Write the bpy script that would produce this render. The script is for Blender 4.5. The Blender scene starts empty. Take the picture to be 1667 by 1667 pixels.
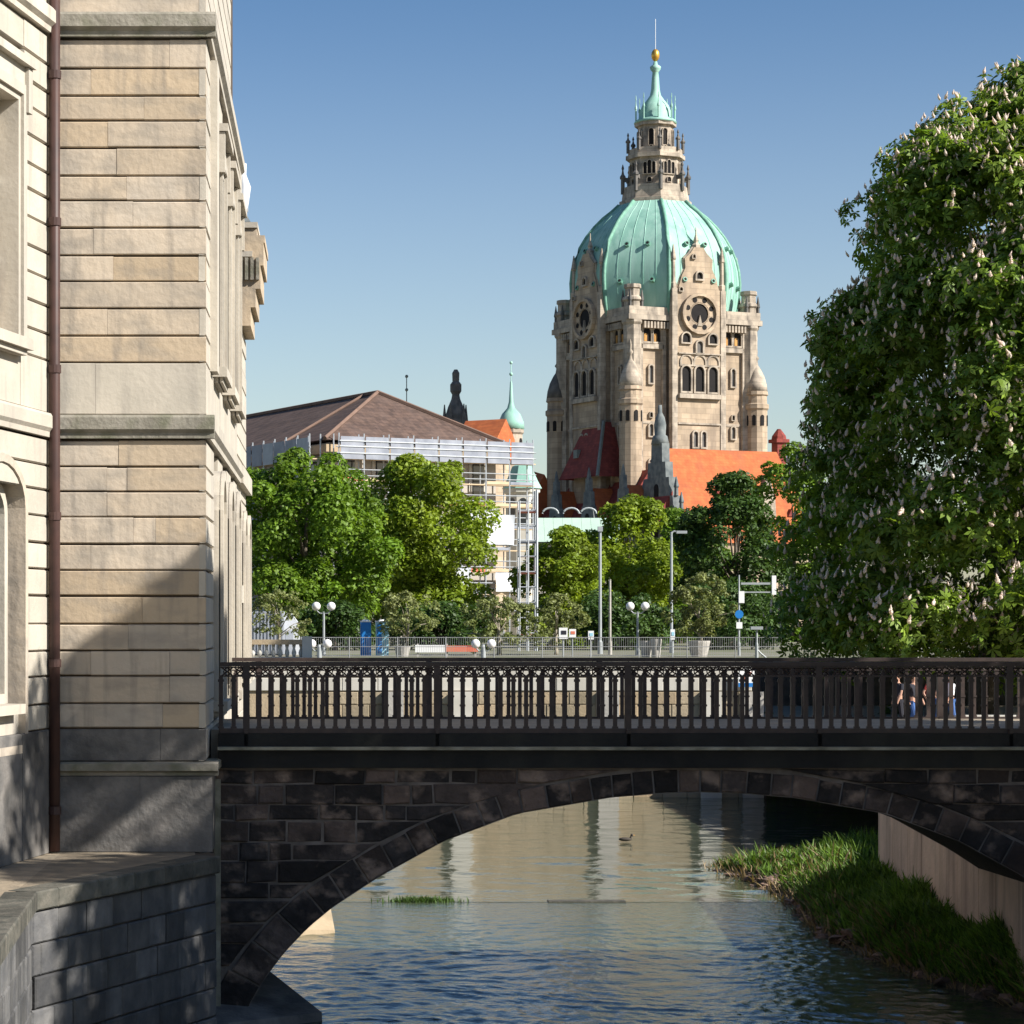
import bpy, bmesh, math, random
import numpy as np
from mathutils import Vector, Matrix

random.seed(7)
RNG = np.random.default_rng(7)
R = math.radians
SC = bpy.context.scene
COL = SC.collection

# ------------------------------------------------------------------ camera
F, PX, PY, EYE = 4000.0, 545.0, 1010.0, 1.7          # focal length and vanishing point in photo pixels, eye height
cam_d = bpy.data.cameras.new('camera')
cam_d.sensor_width = 36.0
cam_d.lens = 36.0 * F / 1667.0
cam_d.shift_x = (833.5 - PX) / 1667.0
cam_d.shift_y = (PY - 833.5) / 1667.0
cam_d.clip_start = 0.5
cam_d.clip_end = 6000.0
cam = bpy.data.objects.new('camera', cam_d)
cam.location = (0, 0, EYE)
cam.rotation_euler = (R(90), 0, 0)
COL.objects.link(cam)
SC.camera = cam

# ------------------------------------------------------------------ light and exposure
SUN_V = Vector((0.73, -0.37, 0.57)).normalized()
world = bpy.data.worlds.new('World')
SC.world = world
world.use_nodes = True
wn = world.node_tree
for n in list(wn.nodes):
    wn.nodes.remove(n)
sky = wn.nodes.new('ShaderNodeTexSky')
sky.sky_type = 'NISHITA'
sky.sun_disc = False
sky.sun_elevation = math.asin(SUN_V.z)
sky.sun_rotation = math.atan2(SUN_V.x, SUN_V.y)
sky.altitude = 0
sky.air_density = 1.0
sky.dust_density = 1.0
sky.ozone_density = 1.0
bg = wn.nodes.new('ShaderNodeBackground')
bg.inputs['Strength'].default_value = 0.080
wo = wn.nodes.new('ShaderNodeOutputWorld')
tcw = wn.nodes.new('ShaderNodeTexCoord')
sxw = wn.nodes.new('ShaderNodeSeparateXYZ')
wn.links.new(tcw.outputs['Generated'], sxw.inputs[0])
rpw = wn.nodes.new('ShaderNodeValToRGB')                              # deep clear-air blue towards the zenith, pale near the horizon
rpw.color_ramp.interpolation = 'B_SPLINE'
for i, (p, c) in enumerate(((0.08, (1.0, 1.0, 1.0)), (0.17, (0.80, 0.84, 0.92)), (0.25, (0.42, 0.60, 0.78)), (0.42, (0.36, 0.54, 0.74)))):
    e = rpw.color_ramp.elements[i] if i < 2 else rpw.color_ramp.elements.new(p)
    e.position = p; e.color = (*c, 1)
wn.links.new(sxw.outputs['Z'], rpw.inputs['Fac'])
mxw = wn.nodes.new('ShaderNodeMix'); mxw.data_type = 'RGBA'; mxw.blend_type = 'MULTIPLY'; mxw.inputs[0].default_value = 1.0
wn.links.new(sky.outputs[0], mxw.inputs[6]); wn.links.new(rpw.outputs[0], mxw.inputs[7])
wn.links.new(mxw.outputs[2], bg.inputs['Color'])
wn.links.new(bg.outputs[0], wo.inputs['Surface'])
sun_d = bpy.data.lights.new('sun', 'SUN')
sun_d.energy = 5.0
sun_d.angle = R(0.5)
sun_d.color = (1.0, 0.955, 0.88)
sun = bpy.data.objects.new('sun', sun_d)
sun.rotation_euler = SUN_V.to_track_quat('Z', 'Y').to_euler()
sun.location = (60, -30, 60)
COL.objects.link(sun)
SC.view_settings.view_transform = 'Standard'
SC.view_settings.look = 'None'
SC.view_settings.exposure = 0.85
SC.view_settings.gamma = 1.0
SC.view_settings.use_curve_mapping = False
SC.render.engine = 'CYCLES'
SC.cycles.use_denoising = True
SC.cycles.max_bounces = 6
SC.cycles.transparent_max_bounces = 6

# ------------------------------------------------------------------ helpers
def P(px, py, D):
    """The point that stands at distance D behind photo pixel px, py."""
    return Vector(((px - PX) * D / F, D, EYE - (py - PY) * D / F))
def X(px, D): return (px - PX) * D / F
def Z(py, D): return EYE - (py - PY) * D / F

OFF = {}                                              # world base of each thing
def tag(o, label=None, cat=None, group=None, kind=None):
    if label: o['label'] = label
    if cat: o['category'] = cat
    if group: o['group'] = group
    if kind: o['kind'] = kind
    return o
def thing(name, label, cat, loc=(0, 0, 0), rz=0.0, group=None):
    o = bpy.data.objects.new(name, None)
    COL.objects.link(o)
    o.empty_display_size = 0.3
    o.location = loc
    o.rotation_euler = (0, 0, rz)
    OFF[o.name] = Vector(loc)
    return tag(o, label, cat, group)
def link(name, me, parent=None, loc=(0, 0, 0), rot=(0, 0, 0)):
    o = bpy.data.objects.new(name, me)
    COL.objects.link(o)
    o.location = loc
    o.rotation_euler = rot
    if parent is not None:
        o.parent = parent
        OFF[o.name] = OFF.get(parent.name, Vector((0, 0, 0)))
    return o

class MB:
    def __init__(s): s.v = []; s.f = []
    def add(s, vs, fs):
        n = len(s.v)
        s.v.extend(tuple(v) for v in vs)
        s.f.extend(tuple(i + n for i in f) for f in fs)
        return s
    def box(s, x0, x1, y0, y1, z0, z1, M=None):
        vs = [(x, y, z) for z in (z0, z1) for y in (y0, y1) for x in (x0, x1)]
        if M: vs = [M(*v) for v in vs]
        return s.add(vs, [(0, 2, 3, 1), (4, 5, 7, 6), (0, 1, 5, 4), (1, 3, 7, 5), (3, 2, 6, 7), (2, 0, 4, 6)])
    def prism(s, pts, w0, w1, M):
        """polygon pts (u, v) between depths w0 and w1; M(u, v, w) gives the place"""
        n = len(pts)
        vs = [M(u, v, w0) for u, v in pts] + [M(u, v, w1) for u, v in pts]
        return s.add(vs, [tuple(range(n))[::-1], tuple(range(n, 2 * n))] + [(i, (i + 1) % n, n + (i + 1) % n, n + i) for i in range(n)])
    def lathe(s, prof, n=16, c=(0, 0, 0), a0=0.0, cap=True):
        vs = []
        for r, z in prof:
            for k in range(n):
                a = a0 + 2 * math.pi * k / n
                vs.append((c[0] + r * math.cos(a), c[1] + r * math.sin(a), c[2] + z))
        fs = [(i * n + k, i * n + (k + 1) % n, (i + 1) * n + (k + 1) % n, (i + 1) * n + k) for i in range(len(prof) - 1) for k in range(n)]
        if cap:
            fs += [tuple(range(n))[::-1], tuple((len(prof) - 1) * n + k for k in range(n))]
        return s.add(vs, fs)
    def tube(s, pts, r, n=6):
        pts = [Vector(p) for p in pts]
        rs = r if isinstance(r, (list, tuple)) else [r] * len(pts)
        vs = []
        up = Vector((0, 0, 1))
        for i, p in enumerate(pts):
            t = (pts[min(i + 1, len(pts) - 1)] - pts[max(i - 1, 0)]).normalized()
            a = up if abs(t.z) < 0.9 else Vector((1, 0, 0))
            b = t.cross(a).normalized(); c = b.cross(t)
            for k in range(n):
                an = 2 * math.pi * k / n
                vs.append(p + (b * math.cos(an) + c * math.sin(an)) * rs[i])
        fs = [(i * n + k, (i + 1) * n + k, (i + 1) * n + (k + 1) % n, i * n + (k + 1) % n) for i in range(len(pts) - 1) for k in range(n)]
        fs += [tuple(range(n)), tuple((len(pts) - 1) * n + k for k in range(n))[::-1]]
        return s.add(vs, fs)
    def sphere(s, c, r, n=10, m=7, sc=(1, 1, 1)):
        vs = [(c[0], c[1], c[2] - r * sc[2])]
        for i in range(1, m):
            t = math.pi * i / m
            for k in range(n):
                a = 2 * math.pi * k / n
                vs.append((c[0] + r * sc[0] * math.sin(t) * math.cos(a), c[1] + r * sc[1] * math.sin(t) * math.sin(a), c[2] - r * sc[2] * math.cos(t)))
        vs.append((c[0], c[1], c[2] + r * sc[2]))
        L = len(vs) - 1
        fs = [(0, 1 + (k + 1) % n, 1 + k) for k in range(n)]
        fs += [(1 + i * n + k, 1 + i * n + (k + 1) % n, 1 + (i + 1) * n + (k + 1) % n, 1 + (i + 1) * n + k) for i in range(m - 2) for k in range(n)]
        fs += [(L, 1 + (m - 2) * n + k, 1 + (m - 2) * n + (k + 1) % n) for k in range(n)]
        return s.add(vs, fs)
    def mesh(s, name, mat, off=(0, 0, 0), smooth=False):
        me = bpy.data.meshes.new(name)
        vs = s.v
        if tuple(off) != (0, 0, 0):
            vs = [(v[0] - off[0], v[1] - off[1], v[2] - off[2]) for v in vs]
        me.from_pydata(vs, [], s.f)
        bm = bmesh.new(); bm.from_mesh(me)
        bmesh.ops.recalc_face_normals(bm, faces=bm.faces)
        bm.to_mesh(me); bm.free()
        if mat: me.materials.append(mat)
        if smooth: me.polygons.foreach_set('use_smooth', [True] * len(me.polygons))
        return me
    def build(s, name, mat, parent=None, smooth=False, local=False):
        off = Vector((0, 0, 0)) if (parent is None or local) else OFF.get(parent.name, Vector((0, 0, 0)))
        return link(name, s.mesh(name, mat, off, smooth), parent)

def arch_pts(u0, u1, v0, v1, n=8, rise=None):
    """outline of an arched opening: flat foot, half-round (or flatter) head"""
    r = (u1 - u0) / 2
    rise = r if rise is None else rise
    c = (u0 + u1) / 2
    return [(u0, v0), (u1, v0)] + [(c + r * math.cos(math.pi * k / n), v1 - rise + rise * math.sin(math.pi * k / n)) for k in range(n + 1)]
def frame_strip(mb, inner, outer, w0, w1, M):
    n = len(inner)
    for i in range(n):
        j = (i + 1) % n
        mb.prism([inner[i], outer[i], outer[j], inner[j]], w0, w1, M)
def grow(pts, d):
    """outline moved outwards by d (convex, counter-clockwise)"""
    n = len(pts); out = []
    for i in range(n):
        a, b, c = Vector(pts[i - 1]), Vector(pts[i]), Vector(pts[(i + 1) % n])
        e1 = (b - a); e2 = (c - b)
        if e1.length < 1e-6: e1 = e2
        if e2.length < 1e-6: e2 = e1
        n1 = Vector((e1.y, -e1.x)).normalized(); n2 = Vector((e2.y, -e2.x)).normalized()
        m = (n1 + n2)
        m = m / max(0.35, m.length_squared) * 2
        m = m * 0.5 * 2 if False else m
        out.append((b.x + m.x * d, b.y + m.y * d))
    return out

# ------------------------------------------------------------------ materials
def material(name, c1, c2=None, rough=0.85, scale=1.5, rand=0.0, bump=0.0, bscale=12.0, stain=None, stain_amt=0.5, stain_scale=(1.2, 1.2, 0.25),
             metallic=0.0, spec=0.3, tint=False, translucent=0.0, hue_rand=None, blocks=None, stain_dapple=None):
    m = bpy.data.materials.new(name); m.use_nodes = True
    nt = m.node_tree; N = nt.nodes; L = nt.links
    bs = N['Principled BSDF']
    bs.inputs['Roughness'].default_value = rough
    bs.inputs['Metallic'].default_value = metallic
    bs.inputs['Specular IOR Level'].default_value = spec
    geo = N.new('ShaderNodeNewGeometry')
    c2 = c2 or tuple(c * 0.75 for c in c1)
    def noise(sc, det=5.0, vec=None):
        t = N.new('ShaderNodeTexNoise'); t.inputs['Scale'].default_value = sc; t.inputs['Detail'].default_value = det
        L.new(vec if vec is not None else geo.outputs['Position'], t.inputs['Vector']); return t
    def ramp(sock, a, b):
        r = N.new('ShaderNodeMapRange'); r.inputs[1].default_value = a; r.inputs[2].default_value = b
        L.new(sock, r.inputs[0]); return r.outputs[0]
    def mix(fac, a, b, mode='MIX'):
        x = N.new('ShaderNodeMix'); x.data_type = 'RGBA'; x.blend_type = mode
        if isinstance(fac, float): x.inputs[0].default_value = fac
        else: L.new(fac, x.inputs[0])
        for s, i in ((a, 6), (b, 7)):
            if isinstance(s, tuple): x.inputs[i].default_value = (*s, 1)
            else: L.new(s, x.inputs[i])
        return x.outputs[2]
    n1 = noise(scale)
    col = mix(ramp(n1.outputs['Fac'], 0.35, 0.65), tuple(c1), tuple(c2))
    if rand or hue_rand:
        oi = N.new('ShaderNodeObjectInfo')
        if hue_rand:
            col = mix(ramp(oi.outputs['Random'], 0.45, 1.0), col, tuple(hue_rand))
        if rand:
            mr = N.new('ShaderNodeMath'); mr.operation = 'MULTIPLY'; mr.inputs[1].default_value = 7.13
            fr = N.new('ShaderNodeMath'); fr.operation = 'FRACT'
            L.new(oi.outputs['Random'], mr.inputs[0]); L.new(mr.outputs[0], fr.inputs[0])
            r = N.new('ShaderNodeMapRange'); r.inputs[3].default_value = 1 - rand; r.inputs[4].default_value = 1 + rand * 0.6
            L.new(fr.outputs[0], r.inputs[0])
            cb = N.new('ShaderNodeVectorMath'); cb.operation = 'SCALE'
            L.new(col, cb.inputs[0]); L.new(r.outputs[0], cb.inputs[3]); col = cb.outputs[0]
    if tint:
        at = N.new('ShaderNodeAttribute'); at.attribute_name = 'tint'
        r = N.new('ShaderNodeMapRange'); r.inputs[3].default_value = 0.45; r.inputs[4].default_value = 1.45
        L.new(at.outputs['Fac'], r.inputs[0])
        cb = N.new('ShaderNodeVectorMath'); cb.operation = 'SCALE'
        L.new(col, cb.inputs[0]); L.new(r.outputs[0], cb.inputs[3]); col = cb.outputs[0]
    if blocks:                                                        # far masonry or tiles: course height, length, contrast
        bh, bl, bc = blocks
        tco = N.new('ShaderNodeTexCoord'); sp_ = N.new('ShaderNodeSeparateXYZ'); L.new(tco.outputs['Object'], sp_.inputs[0])
        ad = N.new('ShaderNodeMath'); ad.operation = 'ADD'; L.new(sp_.outputs[0], ad.inputs[0]); L.new(sp_.outputs[1], ad.inputs[1])
        cx_ = N.new('ShaderNodeCombineXYZ'); L.new(ad.outputs[0], cx_.inputs[0]); L.new(sp_.outputs[2], cx_.inputs[1])
        bt = N.new('ShaderNodeTexBrick'); L.new(cx_.outputs[0], bt.inputs['Vector'])
        bt.inputs['Scale'].default_value = 1.0; bt.inputs['Brick Width'].default_value = bl; bt.inputs['Row Height'].default_value = bh
        bt.inputs['Mortar Size'].default_value = bh * 0.06; bt.inputs['Mortar Smooth'].default_value = 0.3
        bt.inputs['Color1'].default_value = (1 - bc, 1 - bc, 1 - bc, 1); bt.inputs['Color2'].default_value = (1 + bc * 0.5, 1 + bc * 0.45, 1 + bc * 0.4, 1)
        bt.inputs['Mortar'].default_value = (1 - bc * 1.6, 1 - bc * 1.6, 1 - bc * 1.6, 1)
        col = mix(1.0, col, bt.outputs['Color'], 'MULTIPLY')
    for st_ in ([stain_dapple] if stain_dapple else []):
        sc_, amt_, cl_, lo_ = st_
        vm = N.new('ShaderNodeVectorMath'); vm.operation = 'MULTIPLY'; vm.inputs[1].default_value = sc_
        L.new(geo.outputs['Position'], vm.inputs[0])
        n3 = noise(1.0, 8.0, vm.outputs[0])
        f = ramp(n3.outputs['Fac'], lo_, lo_ + 0.16)
        mu = N.new('ShaderNodeMath'); mu.operation = 'MULTIPLY'; mu.inputs[1].default_value = amt_
        L.new(f, mu.inputs[0])
        col = mix(mu.outputs[0], col, tuple(cl_))
    if stain:
        vm = N.new('ShaderNodeVectorMath'); vm.operation = 'MULTIPLY'; vm.inputs[1].default_value = stain_scale
        L.new(geo.outputs['Position'], vm.inputs[0])
        n2 = noise(1.0, 6.0, vm.outputs[0])
        f = ramp(n2.outputs['Fac'], 0.48, 0.72)
        mu = N.new('ShaderNodeMath'); mu.operation = 'MULTIPLY'; mu.inputs[1].default_value = stain_amt
        L.new(f, mu.inputs[0])
        col = mix(mu.outputs[0], col, tuple(stain))
    L.new(col, bs.inputs['Base Color'])
    if bump:
        nb = noise(bscale, 6.0)
        b = N.new('ShaderNodeBump'); b.inputs['Strength'].default_value = bump; b.inputs['Distance'].default_value = 0.05
        L.new(nb.outputs['Fac'], b.inputs['Height']); L.new(b.outputs[0], bs.inputs['Normal'])
    if translucent:
        tr = N.new('ShaderNodeBsdfTranslucent')
        L.new(mix(1.0, col, (1.5, 1.5, 0.7), 'MULTIPLY'), tr.inputs['Color'])
        ms = N.new('ShaderNodeMixShader'); ms.inputs[0].default_value = translucent
        L.new(bs.outputs[0], ms.inputs[1]); L.new(tr.outputs[0], ms.inputs[2])
        L.new(ms.outputs[0], N['Material Output'].inputs['Surface'])
    return m

M = {}
M['sandstone'] = material('sandstone', (0.54, 0.45, 0.35), (0.47, 0.405, 0.33), rand=0.09, hue_rand=(0.46, 0.36, 0.25), bump=0.25, bscale=9, scale=1.9, stain=(0.22, 0.20, 0.175), stain_amt=0.6, stain_scale=(1.3, 1.3, 3.2), stain_dapple=((5.0, 5.0, 0.55), 0.5, (0.19, 0.17, 0.15), 0.52))
M['pale_stone'] = material('pale_stone', (0.50, 0.45, 0.375), (0.43, 0.39, 0.325), rand=0.08, bump=0.15, scale=1.6, stain=(0.34, 0.31, 0.27), stain_amt=0.5, stain_dapple=((4.0, 4.0, 0.4), 0.5, (0.28, 0.25, 0.22), 0.54))
M['mossy_stone'] = material('mossy_stone', (0.30, 0.275, 0.23), (0.205, 0.19, 0.155), rand=0.1, bump=0.4, scale=4, stain=(0.10, 0.11, 0.06), stain_amt=0.6, stain_scale=(3, 3, 3))
M['plinth_stone'] = material('plinth_stone', (0.19, 0.175, 0.16), (0.115, 0.11, 0.105), rand=0.1, bump=0.4, scale=3, stain=(0.035, 0.033, 0.03), stain_amt=0.95, stain_scale=(0.9, 0.9, 0.9))
M['joint_dark'] = material('joint_dark', (0.10, 0.075, 0.055), rough=1.0)
M['grey_ashlar'] = material('grey_ashlar', (0.13, 0.125, 0.12), (0.075, 0.075, 0.078), rand=0.4, bump=0.6, bscale=7, scale=3, stain=(0.04, 0.04, 0.04), stain_amt=0.9, stain_scale=(2.0, 2.0, 0.35))
M['dark_coping'] = material('dark_coping', (0.12, 0.11, 0.09), (0.06, 0.06, 0.05), rand=0.3, bump=0.5, scale=4)
M['terrace_paving'] = material('terrace_paving', (0.30, 0.24, 0.17), (0.19, 0.16, 0.12), rand=0.2, bump=0.4, scale=3)
M['sooty_stone'] = material('sooty_stone', (0.055, 0.045, 0.042), (0.026, 0.023, 0.023), rand=0.6, hue_rand=(0.12, 0.085, 0.07), bump=1.0, bscale=9, scale=6, stain=(0.015, 0.013, 0.013), stain_amt=0.85, stain_scale=(1.8, 1.8, 1.8), stain_dapple=((2.6, 2.6, 3.4), 0.85, (0.26, 0.19, 0.15), 0.52))  # pale second stain layer puts dapples of light into the stone colour
M['vault_stone'] = material('vault_stone', (0.045, 0.04, 0.038), (0.02, 0.018, 0.018), rand=0.5, bump=0.8, bscale=8, scale=5)
M['pale_mortar'] = material('pale_mortar', (0.20, 0.17, 0.15), (0.10, 0.085, 0.075), scale=2.5, bump=0.5)
M['dark_mortar'] = material('dark_mortar', (0.10, 0.085, 0.08), (0.05, 0.045, 0.04), scale=3)
M['girder_paint'] = material('girder_paint', (0.014, 0.014, 0.014), (0.008, 0.008, 0.008), rough=0.7, bump=0.3, stain=(0.05, 0.05, 0.035), stain_amt=0.4)
M['ledge_stone'] = material('ledge_stone', (0.34, 0.32, 0.25), (0.16, 0.15, 0.11), bump=0.5, scale=3)
M['iron'] = material('iron', (0.060, 0.040, 0.034), (0.030, 0.021, 0.019), rough=0.55, spec=0.4, scale=6, stain=(0.06, 0.042, 0.035), stain_amt=0.5, stain_scale=(6, 6, 6))
M['deck'] = material('deck', (0.34, 0.28, 0.21), (0.27, 0.225, 0.17), bump=0.3, scale=2)
M['quay_stone'] = material('quay_stone', (0.40, 0.325, 0.225), (0.31, 0.25, 0.17), rand=0.2, hue_rand=(0.40, 0.30, 0.19), bump=0.3, scale=1, stain=(0.20, 0.17, 0.11), stain_amt=0.6, stain_scale=(1.0, 1.0, 0.15))
M['quay_pale'] = material('quay_pale', (0.56, 0.53, 0.47), (0.48, 0.45, 0.39), rand=0.08, scale=1)
M['pink_concrete'] = material('pink_concrete', (0.68, 0.50, 0.38), (0.57, 0.42, 0.32), rand=0.12, bump=0.3, scale=2, stain=(0.26, 0.18, 0.14), stain_amt=0.8, stain_scale=(2.0, 2.5, 0.2))
M['pipe'] = material('pipe', (0.070, 0.036, 0.030), (0.045, 0.026, 0.024), rough=0.5, scale=3)
M['glass_dark'] = material('glass_dark', (0.03, 0.032, 0.035), rough=0.12, spec=0.6)
M['ground'] = material('ground', (0.22, 0.20, 0.16), (0.14, 0.15, 0.08), scale=0.2, bump=0.2)
M['riverbed'] = material('riverbed', (0.07, 0.06, 0.04))
M['bank_soil'] = material('bank_soil', (0.10, 0.075, 0.05), (0.05, 0.04, 0.03), scale=3, bump=0.8)
M['rock'] = material('rock', (0.24, 0.15, 0.11), (0.14, 0.10, 0.08), rand=0.4, bump=0.8, bscale=10, scale=5)
M['bark'] = material('bark', (0.16, 0.13, 0.10), (0.09, 0.075, 0.06), bump=0.8, scale=6)
M['pale_bark'] = material('pale_bark', (0.36, 0.32, 0.25), (0.24, 0.21, 0.16), bump=0.5, scale=6)
def leaf(name, c1, c2, tr=0.35): return material(name, c1, c2, rough=0.55, scale=0.5, tint=True, translucent=tr, spec=0.35)
M['leaf_chestnut'] = leaf('leaf_chestnut', (0.190, 0.270, 0.036), (0.130, 0.215, 0.024), 0.34)
M['leaf_green'] = leaf('leaf_green', (0.150, 0.235, 0.022), (0.115, 0.205, 0.016))
M['leaf_yellow'] = leaf('leaf_yellow', (0.215, 0.275, 0.022), (0.175, 0.250, 0.016))
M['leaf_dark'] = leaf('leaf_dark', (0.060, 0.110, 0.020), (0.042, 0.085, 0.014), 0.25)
M['leaf_olive'] = leaf('leaf_olive', (0.215, 0.235, 0.085), (0.155, 0.185, 0.055), 0.25)
M['leaf_grass'] = leaf('leaf_grass', (0.135, 0.225, 0.030), (0.085, 0.160, 0.020), 0.3)
M['straw'] = leaf('straw', (0.26, 0.19, 0.10), (0.18, 0.12, 0.06), 0.2)
M['blossom'] = material('blossom', (0.80, 0.71, 0.65), (0.72, 0.56, 0.50), rough=0.8, scale=6, translucent=0.25)
M['copper'] = material('copper', (0.25, 0.46, 0.37), (0.31, 0.50, 0.42), rough=0.6, scale=0.25, stain=(0.10, 0.24, 0.20), stain_amt=0.6, stain_scale=(0.5, 0.5, 0.09), stain_dapple=((0.9, 0.9, 0.12), 0.5, (0.42, 0.60, 0.52), 0.52))
M['copper_rib'] = material('copper_rib', (0.17, 0.36, 0.27), rough=0.6)
M['mint'] = material('mint', (0.40, 0.52, 0.44), (0.35, 0.48, 0.40), rough=0.6, scale=0.6)
M['hall_stone'] = material('hall_stone', (0.47, 0.365, 0.26), (0.37, 0.285, 0.20), scale=0.5, bump=0.1, stain=(0.20, 0.155, 0.12), stain_amt=0.75, stain_scale=(0.55, 0.55, 0.10), blocks=(0.9, 1.9, 0.16))
M['hall_trim'] = material('hall_trim', (0.48, 0.405, 0.32), (0.34, 0.285, 0.225), scale=0.8, stain=(0.10, 0.085, 0.075), stain_amt=0.8, stain_scale=(0.9, 0.9, 0.35), blocks=(0.8, 1.5, 0.14))
M['hall_dark'] = material('hall_dark', (0.17, 0.155, 0.14), (0.09, 0.085, 0.08), scale=0.8, stain=(0.08, 0.08, 0.08), stain_amt=0.7)
M['gable_slate'] = material('gable_slate', (0.19, 0.205, 0.20), (0.10, 0.115, 0.12), scale=1.0)
M['opening'] = material('opening', (0.015, 0.013, 0.013), rough=0.9)  # flat near black, puts the darkness inside openings into colour
M['amber_tone'] = material('amber_tone', (0.50, 0.26, 0.07), (0.35, 0.17, 0.04), rough=0.6)  # orange for the painted window glow and the duck's bill
M['gold'] = material('gold', (0.75, 0.42, 0.08), rough=0.35, metallic=0.7)
M['red_tile'] = material('red_tile', (0.47, 0.135, 0.045), (0.38, 0.10, 0.036), scale=0.9, bump=0.2, bscale=3, rand=0.1, blocks=(0.45, 0.6, 0.14), stain=(0.26, 0.09, 0.05), stain_amt=0.5, stain_scale=(0.4, 0.4, 0.3))
M['maroon_shade_tile'] = material('maroon_shade_tile', (0.26, 0.055, 0.042), (0.18, 0.040, 0.034), scale=0.9, blocks=(0.45, 0.6, 0.18))  # darker copy of the red tile, shade of the left slopes put into colour
M['brown_tile'] = material('brown_tile', (0.125, 0.080, 0.062), (0.090, 0.060, 0.05), scale=1.4, bump=0.3, bscale=4, blocks=(0.32, 0.5, 0.28), stain=(0.16, 0.11, 0.09), stain_amt=0.5, stain_scale=(0.5, 0.5, 0.5))
M['net_grey'] = material('net_grey', (0.32, 0.335, 0.38), (0.22, 0.235, 0.275), scale=0.9, rough=0.8, stain=(0.26, 0.26, 0.29), stain_amt=0.6)
M['brown_ridge'] = material('brown_ridge', (0.19, 0.12, 0.09), rough=0.9, scale=1)
M['grey_lead'] = material('grey_lead', (0.20, 0.22, 0.20), rough=0.6)
M['plaster'] = material('plaster', (0.46, 0.42, 0.37), (0.38, 0.345, 0.30), scale=0.4, stain=(0.36, 0.32, 0.28), stain_amt=0.5)
M['white_sheet'] = material('white_sheet', (0.62, 0.63, 0.65), (0.50, 0.52, 0.56), scale=0.5, rough=0.6)
M['steel'] = material('steel', (0.50, 0.52, 0.54), (0.42, 0.44, 0.46), rough=0.45, metallic=0.3, scale=2)
M['lamp_metal'] = material('lamp_metal', (0.36, 0.38, 0.39), (0.30, 0.32, 0.33), rough=0.5, scale=2)
M['wood_board'] = material('wood_board', (0.60, 0.46, 0.30), (0.50, 0.38, 0.25), scale=1)
M['red_board'] = material('red_board', (0.62, 0.16, 0.10), (0.56, 0.20, 0.12), scale=1)
M['white_paint'] = material('white_paint', (0.80, 0.80, 0.79), (0.74, 0.74, 0.73), rough=0.5, scale=1)
M['globe'] = material('globe', (0.82, 0.78, 0.76), (0.78, 0.74, 0.72), rough=0.25, spec=0.5)
M['blue'] = material('blue', (0.02, 0.20, 0.55), (0.02, 0.17, 0.48), rough=0.45, scale=1)
M['pale_blue'] = material('pale_blue', (0.36, 0.62, 0.74), (0.30, 0.56, 0.70), rough=0.45, scale=1)
M['grey_panel'] = material('grey_panel', (0.36, 0.38, 0.42), (0.30, 0.32, 0.36), rough=0.6, scale=1)
M['fence_wire'] = material('fence_wire', (0.42, 0.42, 0.42), rough=0.5, metallic=0.4)
M['concrete'] = material('concrete', (0.44, 0.41, 0.37), (0.34, 0.32, 0.29), scale=2, bump=0.3)
M['skin'] = material('skin', (0.52, 0.29, 0.20), rough=0.6)
M['hair'] = material('hair', (0.05, 0.03, 0.02), rough=0.7)
M['shirt_white'] = material('shirt_white', (0.78, 0.78, 0.80), rough=0.9)
M['shirt_dark'] = material('shirt_dark', (0.03, 0.03, 0.04), rough=0.9)
M['shirt_red'] = material('shirt_red', (0.45, 0.06, 0.05), rough=0.9)
M['jeans'] = material('jeans', (0.06, 0.13, 0.32), (0.05, 0.10, 0.26), rough=0.9)
M['black'] = material('black', (0.015, 0.015, 0.015), rough=0.6)
M['feather'] = material('feather', (0.06, 0.05, 0.04), rough=0.8)
M['foam'] = material('foam', (0.75, 0.76, 0.74), rough=0.6)

def water_material():
    m = bpy.data.materials.new('river_water'); m.use_nodes = True
    nt = m.node_tree; N = nt.nodes; L = nt.links
    bs = N['Principled BSDF']
    bs.inputs['Base Color'].default_value = (0.060, 0.072, 0.045, 1)
    bs.inputs['Roughness'].default_value = 0.04
    bs.inputs['IOR'].default_value = 1.52
    bs.inputs['Specular IOR Level'].default_value = 0.5
    geo = N.new('ShaderNodeNewGeometry')
    vm = N.new('ShaderNodeVectorMath'); vm.operation = 'MULTIPLY'; vm.inputs[1].default_value = (1.0, 1.0, 1.0)
    L.new(geo.outputs['Position'], vm.inputs[0])
    t = N.new('ShaderNodeTexNoise'); t.inputs['Scale'].default_value = 7.0; t.inputs['Detail'].default_value = 4.0
    L.new(vm.outputs[0], t.inputs['Vector'])
    b = N.new('ShaderNodeBump'); b.inputs['Strength'].default_value = 0.30; b.inputs['Distance'].default_value = 0.05
    L.new(t.outputs['Fac'], b.inputs['Height']); L.new(b.outputs[0], bs.inputs['Normal'])
    return m
M['water'] = water_material()
def calm_material():
    m = M['water'].copy(); m.name = 'calm_water'
    for n in m.node_tree.nodes:
        if n.type == 'BUMP': n.inputs['Strength'].default_value = 0.22
        if n.type == 'TEX_NOISE': n.inputs['Scale'].default_value = 3.6
    return m
M['calm_water'] = calm_material()

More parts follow.
